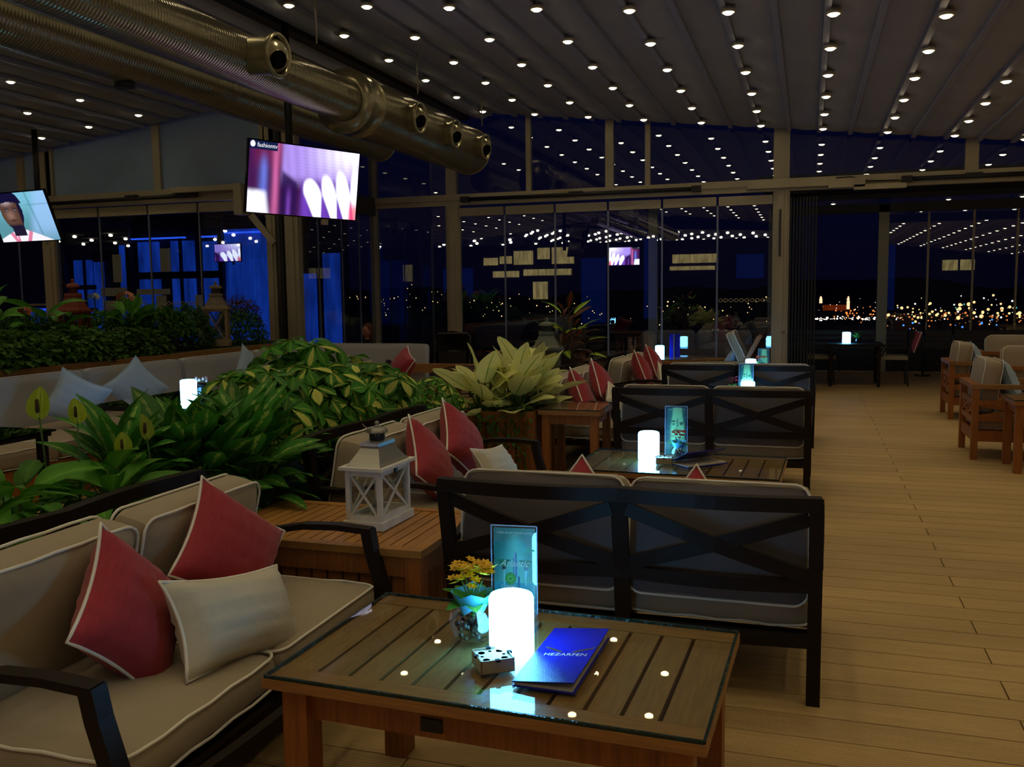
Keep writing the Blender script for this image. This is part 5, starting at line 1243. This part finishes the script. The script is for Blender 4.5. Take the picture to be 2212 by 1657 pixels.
for a in range(4): MB().bar((.15*math.cos(a*PI/2+.78),.15*math.sin(a*PI/2+.78),0),(.13*math.cos(a*PI/2+.78),.13*math.sin(a*PI/2+.78),.34),.03,.03).build('leg', M['black'], t)
# ================================================================ PLANTS
def leafset(key, m, L, Wd, droop, fold, shape, n=7, wave=0., variants=3, seed=0):
    R_ = random.Random(seed+hash(key) % 1 if False else seed); out = []
    for k in range(variants):
        mb = MB(); mb.leaf(Matrix.Identity(4), L*R_.uniform(.9,1.1), Wd*R_.uniform(.88,1.12), droop*R_.uniform(.6,1.4), fold, shape, n, R_.random(), wave)
        me = bpy.data.meshes.new('leaf'); me.from_pydata(mb.v, [], mb.f); me.materials.append(G[m]); me.polygons.foreach_set('use_smooth', mb.sm)
        ca = me.color_attributes.new('vc','FLOAT_COLOR','POINT'); ca.data.foreach_set('color', [x for c in mb.c for x in c]); out.append(me)
    return out
def whorl(m, R_, nl=7, L=.135, Wd=.066, droop=.45):
    mb = MB(); 
    for k in range(nl):
        mb.leaf(T(0,0,0) @ Rz(k*2*PI/nl+R_.uniform(-.1,.1)) @ T(0,.012,0) @ Rx(R_.uniform(-.65,.2)) @ Ry(R_.uniform(-.3,.3)), L*R_.uniform(.75,1.05), Wd*R_.uniform(.85,1.1), droop*R_.uniform(.6,1.3), .12, 'obov', 5, R_.random())
    me = bpy.data.meshes.new('leaf'); me.from_pydata(mb.v, [], mb.f); me.materials.append(G[m]); me.polygons.foreach_set('use_smooth', mb.sm)
    ca = me.color_attributes.new('vc','FLOAT_COLOR','POINT'); ca.data.foreach_set('color', [x for c in mb.c for x in c]); return me
def put(me, parent, Mx):
    o = bpy.data.objects.new('leaf', me); COL.objects.link(o); o.parent = parent; o.matrix_local = Mx; return o
def rosette(name, label, loc, meshes, n, h0, h1, spread, el0, el1, seed, az=(0,2*PI), sc=(.75,1.1), lean=(0,0), group=None, stem_r=.004, stem_m='stem', cat='plant', bias=None):
    """arching stems from the root, each ending in one leaf"""
    R_ = random.Random(seed); t = thing(name, label, cat, loc, 0, group); st = MB()
    for k in range(n):
        f = (k+.5)/n; a = az[0]+(az[1]-az[0])*((k*.618034) % 1); rr = spread*(f**.6)*R_.uniform(.7,1.15); h = h0+(h1-h0)*(1-f)**.8*R_.uniform(.8,1.1)
        if bias: rr *= 1+bias[1]*math.cos(a-bias[0])
        p = Vector((rr*math.cos(a)+lean[0]*h, rr*math.sin(a)+lean[1]*h, h)); p0 = Vector((.03*math.cos(a), .03*math.sin(a), 0))
        mid = (p0*.4+p*.6)+Vector((0,0,.12*h)); st.tube([p0, mid, p], [stem_r, stem_r*.9, stem_r*.7], 5, caps=False)
        el = el1+(el0-el1)*f+R_.uniform(-.2,.2)
        Mx = T(*p) @ Rz(a-PI/2+R_.uniform(-.6,.6)) @ Rx(el) @ Ry(R_.uniform(-.55,.55)) @ Matrix.Scale(R_.uniform(*sc), 4)
        put(meshes[k % len(meshes)], t, Mx)
    st.build('stem', M[stem_m], t)
    return t
zS = .45
lily = leafset('lily','lily', .30, .115, .7, .16, 'lance', 8, .03, 4, 1)
agl = leafset('agl','aglao', .27, .105, .45, .12, 'lance', 8, .04, 4, 2)
dief = leafset('dief','dieff', .37, .215, .30, .08, 'broad', 8, .05, 4, 3)
crot = leafset('crot','croton', .24, .07, .5, .12, 'lance', 7, .08, 4, 4); croty = leafset('croty','croton_y', .22, .07, .4, .12, 'lance', 7, .06, 3, 5)
# peace lilies
lp = [(-2.86,2.02,'leftmost peace lily clump at the frame edge'),(-2.80,2.45,'peace lily clump with one white spathe'),(-3.0,2.80,'peace lily clump below the two tall green spathes'),(-2.80,3.12,'low peace lily clump behind the foreground sofa rail')]
for i, (x, y, lb) in enumerate(lp):
    rosette('peace_lily', lb, (x,y,zS), lily, 34, .06, .36, .25, -.15, .8, 20+i, group='peace lilies in the long planter', sc=(.75,1.15))
def spathe(label, root, tip, m, s=1.0, yaw=0., dark=True):
    t = thing('lily_flower', label, 'flower', root)
    tp = Vector(tip)-Vector(root); MB().tube([(0,0,0), tuple(tp*.5+Vector((.01,0,0))), tuple(tp)], .0035, 6).build('stem', M['stem'], t)
    o = MB().leaf(Rx(1.35), .115*s, .085*s, -.05, .18, 'broad', 8, .5).build('petal', G[m], t); o.matrix_local = T(*(tp-Vector((0,0,.01)))) @ Rz(yaw)
    sx = MB().lathe([(.005*s,0),(.0075*s,.01),(.0065*s,.045*s),(.001,.05*s)], n=8).build('spadix', M['bark' if dark else 'cream'], t); sx.matrix_local = T(*(tp+Vector((.004,-.012,.02)))) @ Rz(yaw)
spathe('tall round yellow-green spathe on a long stem at left', (-3.0,2.98,.5), (-2.95,2.90,1.075), 'spathe', 1.15, .3)
spathe('tall narrow yellow-green spathe right of the round one', (-3.0,3.12,.5), (-2.95,3.10,1.03), 'spathe', .95, 1.2)
spathe('lower yellow-green spathe among variegated leaves', (-2.85,3.35,.5), (-2.86,3.26,.87), 'spathe', .9, .8)
spathe('twisted yellow-green spathe right of the lower one', (-2.85,3.45,.5), (-2.80,3.34,.93), 'spathe', 1.0, 1.5)
spathe('white peace lily spathe low at the left edge', (-2.76,2.46,.45), (-2.72,2.52,.66), 'spathe_w', .9, .5, False)
# aglaonema
ag = [(-3.05,3.45),(-2.82,3.75),(-3.10,3.95),(-2.80,4.10),(-2.95,3.68),(-2.72,3.95)]
for i, (x, y) in enumerate(ag):
    rosette('variegated_aglaonema', f'variegated green and cream broad-leaved plant, {ORD[i]} from the lilies along the planter', (x,y,zS), agl, 46, .05, .45, .25, -.1, 1.2, 40+i, group='variegated aglaonemas in the long planter', sc=(.75,1.15))
# schefflera
def scheff(label, loc, n, h0, h1, spread, seed, ms, sc=(.95,1.35)):
    R_ = random.Random(seed); t = thing('schefflera', label, 'plant', loc, 0, 'variegated umbrella shrubs in the long planter')
    for k in range(5):
        a = k*1.25+seed; MB().tube([(.03*math.cos(a),.03*math.sin(a),0),(spread*.35*math.cos(a),spread*.35*math.sin(a),h1*.45),(spread*.5*math.cos(a),spread*.5*math.sin(a),h1*.8)], [.010,.008,.005], 6).build('stem', M['bark'], t)
    for k in range(n):
        u = (k+.5)/n; th = math.acos(1-1.25*u); a = k*2.39996; r = R_.uniform(.80,1.02)
        p = Vector((spread*math.sin(th)*math.cos(a)*r, spread*math.sin(th)*math.sin(a)*r, h0+(h1-h0)*(.42+.58*math.cos(th))*r))
        out = Vector((math.sin(th)*math.cos(a), math.sin(th)*math.sin(a), math.cos(th)+.35)).normalized()
        q = out.to_track_quat('Z','X').to_matrix().to_4x4()
        put(ms[R_.randrange(len(ms))], t, T(*p) @ q @ Rz(R_.uniform(0,6)) @ Matrix.Scale(R_.uniform(*sc), 4))
    return t
rw = random.Random(77)
wv = [whorl('schef', rw) for _ in range(5)]; wg = [whorl('schef_g', rw) for _ in range(3)]
sp = [((-3.00,4.50,zS), 52, .72, .36, 'umbrella shrub with green and yellow leaflets, nearest the blotchy broad leaves'),
      ((-2.86,4.95,zS), 56, .70, .38, 'umbrella shrub with yellow-variegated leaflets behind the near sofa rail'),
      ((-3.15,5.25,zS), 58, .84, .40, 'tallest umbrella shrub, plain green at the top'),
      ((-2.82,5.55,zS), 50, .66, .36, 'umbrella shrub with bright yellow leaflets left of the lantern sofa cushion'),
      ((-3.10,5.95,zS), 50, .68, .38, 'umbrella shrub toward the far end of the long planter')]
for i, (lc, n, h, s_, lb) in enumerate(sp):
    scheff(lb, lc, n, .10, h, s_, 3+i, (wv if i in (1,3) else (wg+wv[:2] if i == 2 else wv+wg[:1])))
wsm = [whorl('schef', rw, 7, .085, .038, .5) for _ in range(3)]
scheff('small-leaved sparse umbrella shrub left of the teak planter box', (-2.80,6.50,zS), 60, .06, .50, .30, 12, wsm, (.8,1.1))
scheff('small-leaved umbrella shrub at the end of the long planter', (-3.25,6.55,zS), 50, .06, .52, .28, 13, wsm, (.8,1.1))
# dieffenbachia
dp = [(-2.50,6.95,.52,'pale yellow-green broad-leaved plant, left one in the teak planter'),(-2.25,7.05,.52,'pale yellow-green broad-leaved plant, middle one in the teak planter'),(-2.17,7.28,.52,'pale yellow-green broad-leaved plant, right one in the teak planter')]
rosette('dumb_cane', 'tall pale-leaved plant at the back of the teak planter', (-2.42,7.34,.52), dief, 24, .12, .40, .24, -.1, 1.1, 69, group='pale-leaved plants in the teak planter', sc=(.75,1.0), stem_r=.009, lean=(.30,.1))
for i, (x, y, z, lb) in enumerate(dp):
    rosette('dumb_cane', lb, (x,y,z), dief, 20, .05, .36, .17, .2, 1.3, 60+i, group='pale-leaved plants in the teak planter', sc=(.7,1.02), stem_r=.009)
t = thing('trailing_ivy', 'dark trailing ivy over the front of the teak planter box', 'plant', (-2.34,6.80,.60)); R_ = random.Random(5); iv_ = MB(); sm_ = MB()
for k in range(11):
    x = -.27+.054*k+R_.uniform(-.02,.02); L_ = R_.uniform(.12,.55); x1 = x+R_.uniform(-.06,.08)
    sm_.tube([(x,.05,.0),(x,-.04,.0),(x1,-.05,-L_*.6),(x1+.02,-.045,-L_)], .002, 4)
    for j in range(int(L_*42)):
        u = j/(L_*42); iv_.leaf(T(x+(x1-x)*u+R_.uniform(-.03,.03), -.05+R_.uniform(-.03,.0), -L_*u) @ Rz(R_.uniform(-2,2)+PI) @ Rx(R_.uniform(-1.3,.2)), .042, .036, .3, .1, 'broad', 3, R_.random())
for k in range(170): iv_.leaf(T(R_.uniform(-.28,.28), R_.uniform(-.03,.35), R_.uniform(0,.07)) @ Rz(R_.uniform(0,6)) @ Rx(R_.uniform(-.6,.5)), .045, .036, .3, .1, 'broad', 3, R_.random())
sm_.build('stem', M['stem'], t); iv_.build('foliage', G['ivy'], t, stuff=True)
# croton
for i, (x, y, h, lb) in enumerate(((-2.72,8.55,.45,'dark red croton nearest the grey-green lantern'),(-2.46,9.5,.85,'tall dark red croton with lime top leaves'),(-2.78,9.1,.42,'low leafy croton left of the grey-green lantern'),(-2.62,9.9,.5,'dark croton right of the tall one'))):
    rosette('croton', lb, (x,y,.5), crot+(croty if i in (1,2) else []), 56 if i == 1 else 40, .05, h, .34 if i == 1 else .26, -.6, 1.0, 80+i, group='dark crotons between the side sofas', sc=(.8,1.3), stem_m='bark', stem_r=.005)
# ledge planting on the left
lv = -7.4; R_ = random.Random(9)
def bush(label, loc, rx_, ry_, rz_h, n, m, L=.05, W_=.035, seed=1, name='ivy_mound', shape='broad'):
    R_ = random.Random(seed); t = thing(name, label, 'plant', loc); mb = MB(); st = MB()
    for k in range(n):
        th = math.acos(R_.uniform(0,1)); a = R_.uniform(0,2*PI); r = R_.uniform(.72,1.03)
        p = (rx_*math.sin(th)*math.cos(a)*r, ry_*math.sin(th)*math.sin(a)*r, rz_h*math.cos(th)*r+.01)
        mb.leaf(T(*p) @ Rz(a-PI/2+R_.uniform(-.8,.8)) @ Rx(R_.uniform(-1.0,.7)) @ Ry(R_.uniform(-.5,.5)), L*R_.uniform(.7,1.2), W_, .4, .12, shape, 3, R_.random())
    for k in range(8): a = k*.8; st.tube([(0,0,0),(rx_*.4*math.cos(a),ry_*.4*math.sin(a),rz_h*.5),(rx_*.8*math.cos(a),ry_*.8*math.sin(a),rz_h*.6)], .006, 4)
    st.build('stem', M['bark'], t); mb.build('foliage', G[m], t, stuff=True); return t
zl = .90
bush('ivy mound at the left frame edge on the turf ledge', (-7.42,6.75,zl), .42,.75,.36, 2600, 'ivy', .075,.062, 1)
bush('ivy mound below the red-brown lantern', (-7.40,7.75,zl), .40,.65,.34, 2400, 'ivy', .075,.062, 2)
bush('ivy mound left of the grey tub', (-7.38,8.65,zl), .34,.50,.30, 1700, 'ivy', .07,.06, 3)
bush('dark fine-leaved bush behind the ivy, left part of the ledge', (-7.95,7.4,zl), .40,1.1,.52, 2600, 'bush', .07,.04, 4, 'bush')
bush('bushy plant growing from the grey metal tub', (-7.55,9.35,1.10), .38,.42,.34, 1500, 'bush', .075,.035, 5, 'bush')
bush('conical dark bush left of the weathered lantern', (-7.60,9.98,zl), .28,.28,.56, 1500, 'bush', .06,.03, 6, 'bush')
bush('dark bush right of the weathered lantern', (-7.62,11.05,zl), .40,.42,.50, 1700, 'bush', .05,.03, 7, 'bush')
bush('reddish spiky bush top at the right end of the ledge', (-7.75,11.25,zl+.3), .34,.34,.36, 700, 'croton', .06,.018, 8, 'bush', 'lance')
bush('dark bush behind the grey tub', (-8.0,8.9,zl), .45,.9,.50, 2000, 'bush', .07,.04, 10, 'bush')
rosette('peace_lily', 'tall upright dark lily at the left edge of the ledge', (-7.75,7.05,zl), lily, 16, .20, .58, .30, .1, 1.2, 91, sc=(1.1,1.6), group='large lilies on the turf ledge')
rosette('peace_lily', 'spreading dark lily right of the red-brown lantern', (-7.70,7.75,zl), lily, 16, .20, .50, .40, -.2, .8, 92, sc=(1.2,1.7), group='large lilies on the turf ledge')
rosette('peace_lily', 'upright dark lily behind the pink blossom', (-7.75,9.05,zl), lily, 18, .15, .52, .28, .2, 1.2, 93, sc=(1.0,1.4), group='large lilies on the turf ledge')
def flowerhead(label, loc, r, cm, n=26):
    t = thing('hydrangea', label, 'flower', loc); R_ = random.Random(3); f0 = None
    m_ = mat('petals', cm, .7, noise=.3, nscale=40)
    for k in range(n):
        th = math.acos(1-1.6*(k+.5)/n); a = k*2.4; Mx = T(r*math.sin(th)*math.cos(a), r*math.sin(th)*math.sin(a), r*.7*math.cos(th)) @ Rz(a) @ Rx(.6)
        if f0 is None:
            f = MB()
            for q in range(5): f.leaf(Rz(q*PI*.4), .032, .026, .2, .1, 'oval', 3, .5)
            f0 = f.build('blossom', m_, t); f0.matrix_local = Mx
        else: inst(f0, t, Mx)
    MB().tube([(0,0,0),(0,.02,-.35)], .006, 5).build('stem', M['stem'], t)
flowerhead('pink hydrangea-like blossom on the ledge in front of the blue windows', (-7.42,8.62,1.56), .085, srgb(226,150,120))
flowerhead('small orange blossoms low at the left of the ledge', (-7.35,7.12,1.43), .05, srgb(200,90,50), 12)
flowerhead('small white blossom right of the red-brown lantern', (-7.5,8.22,1.57), .045, srgb(210,210,190), 12)
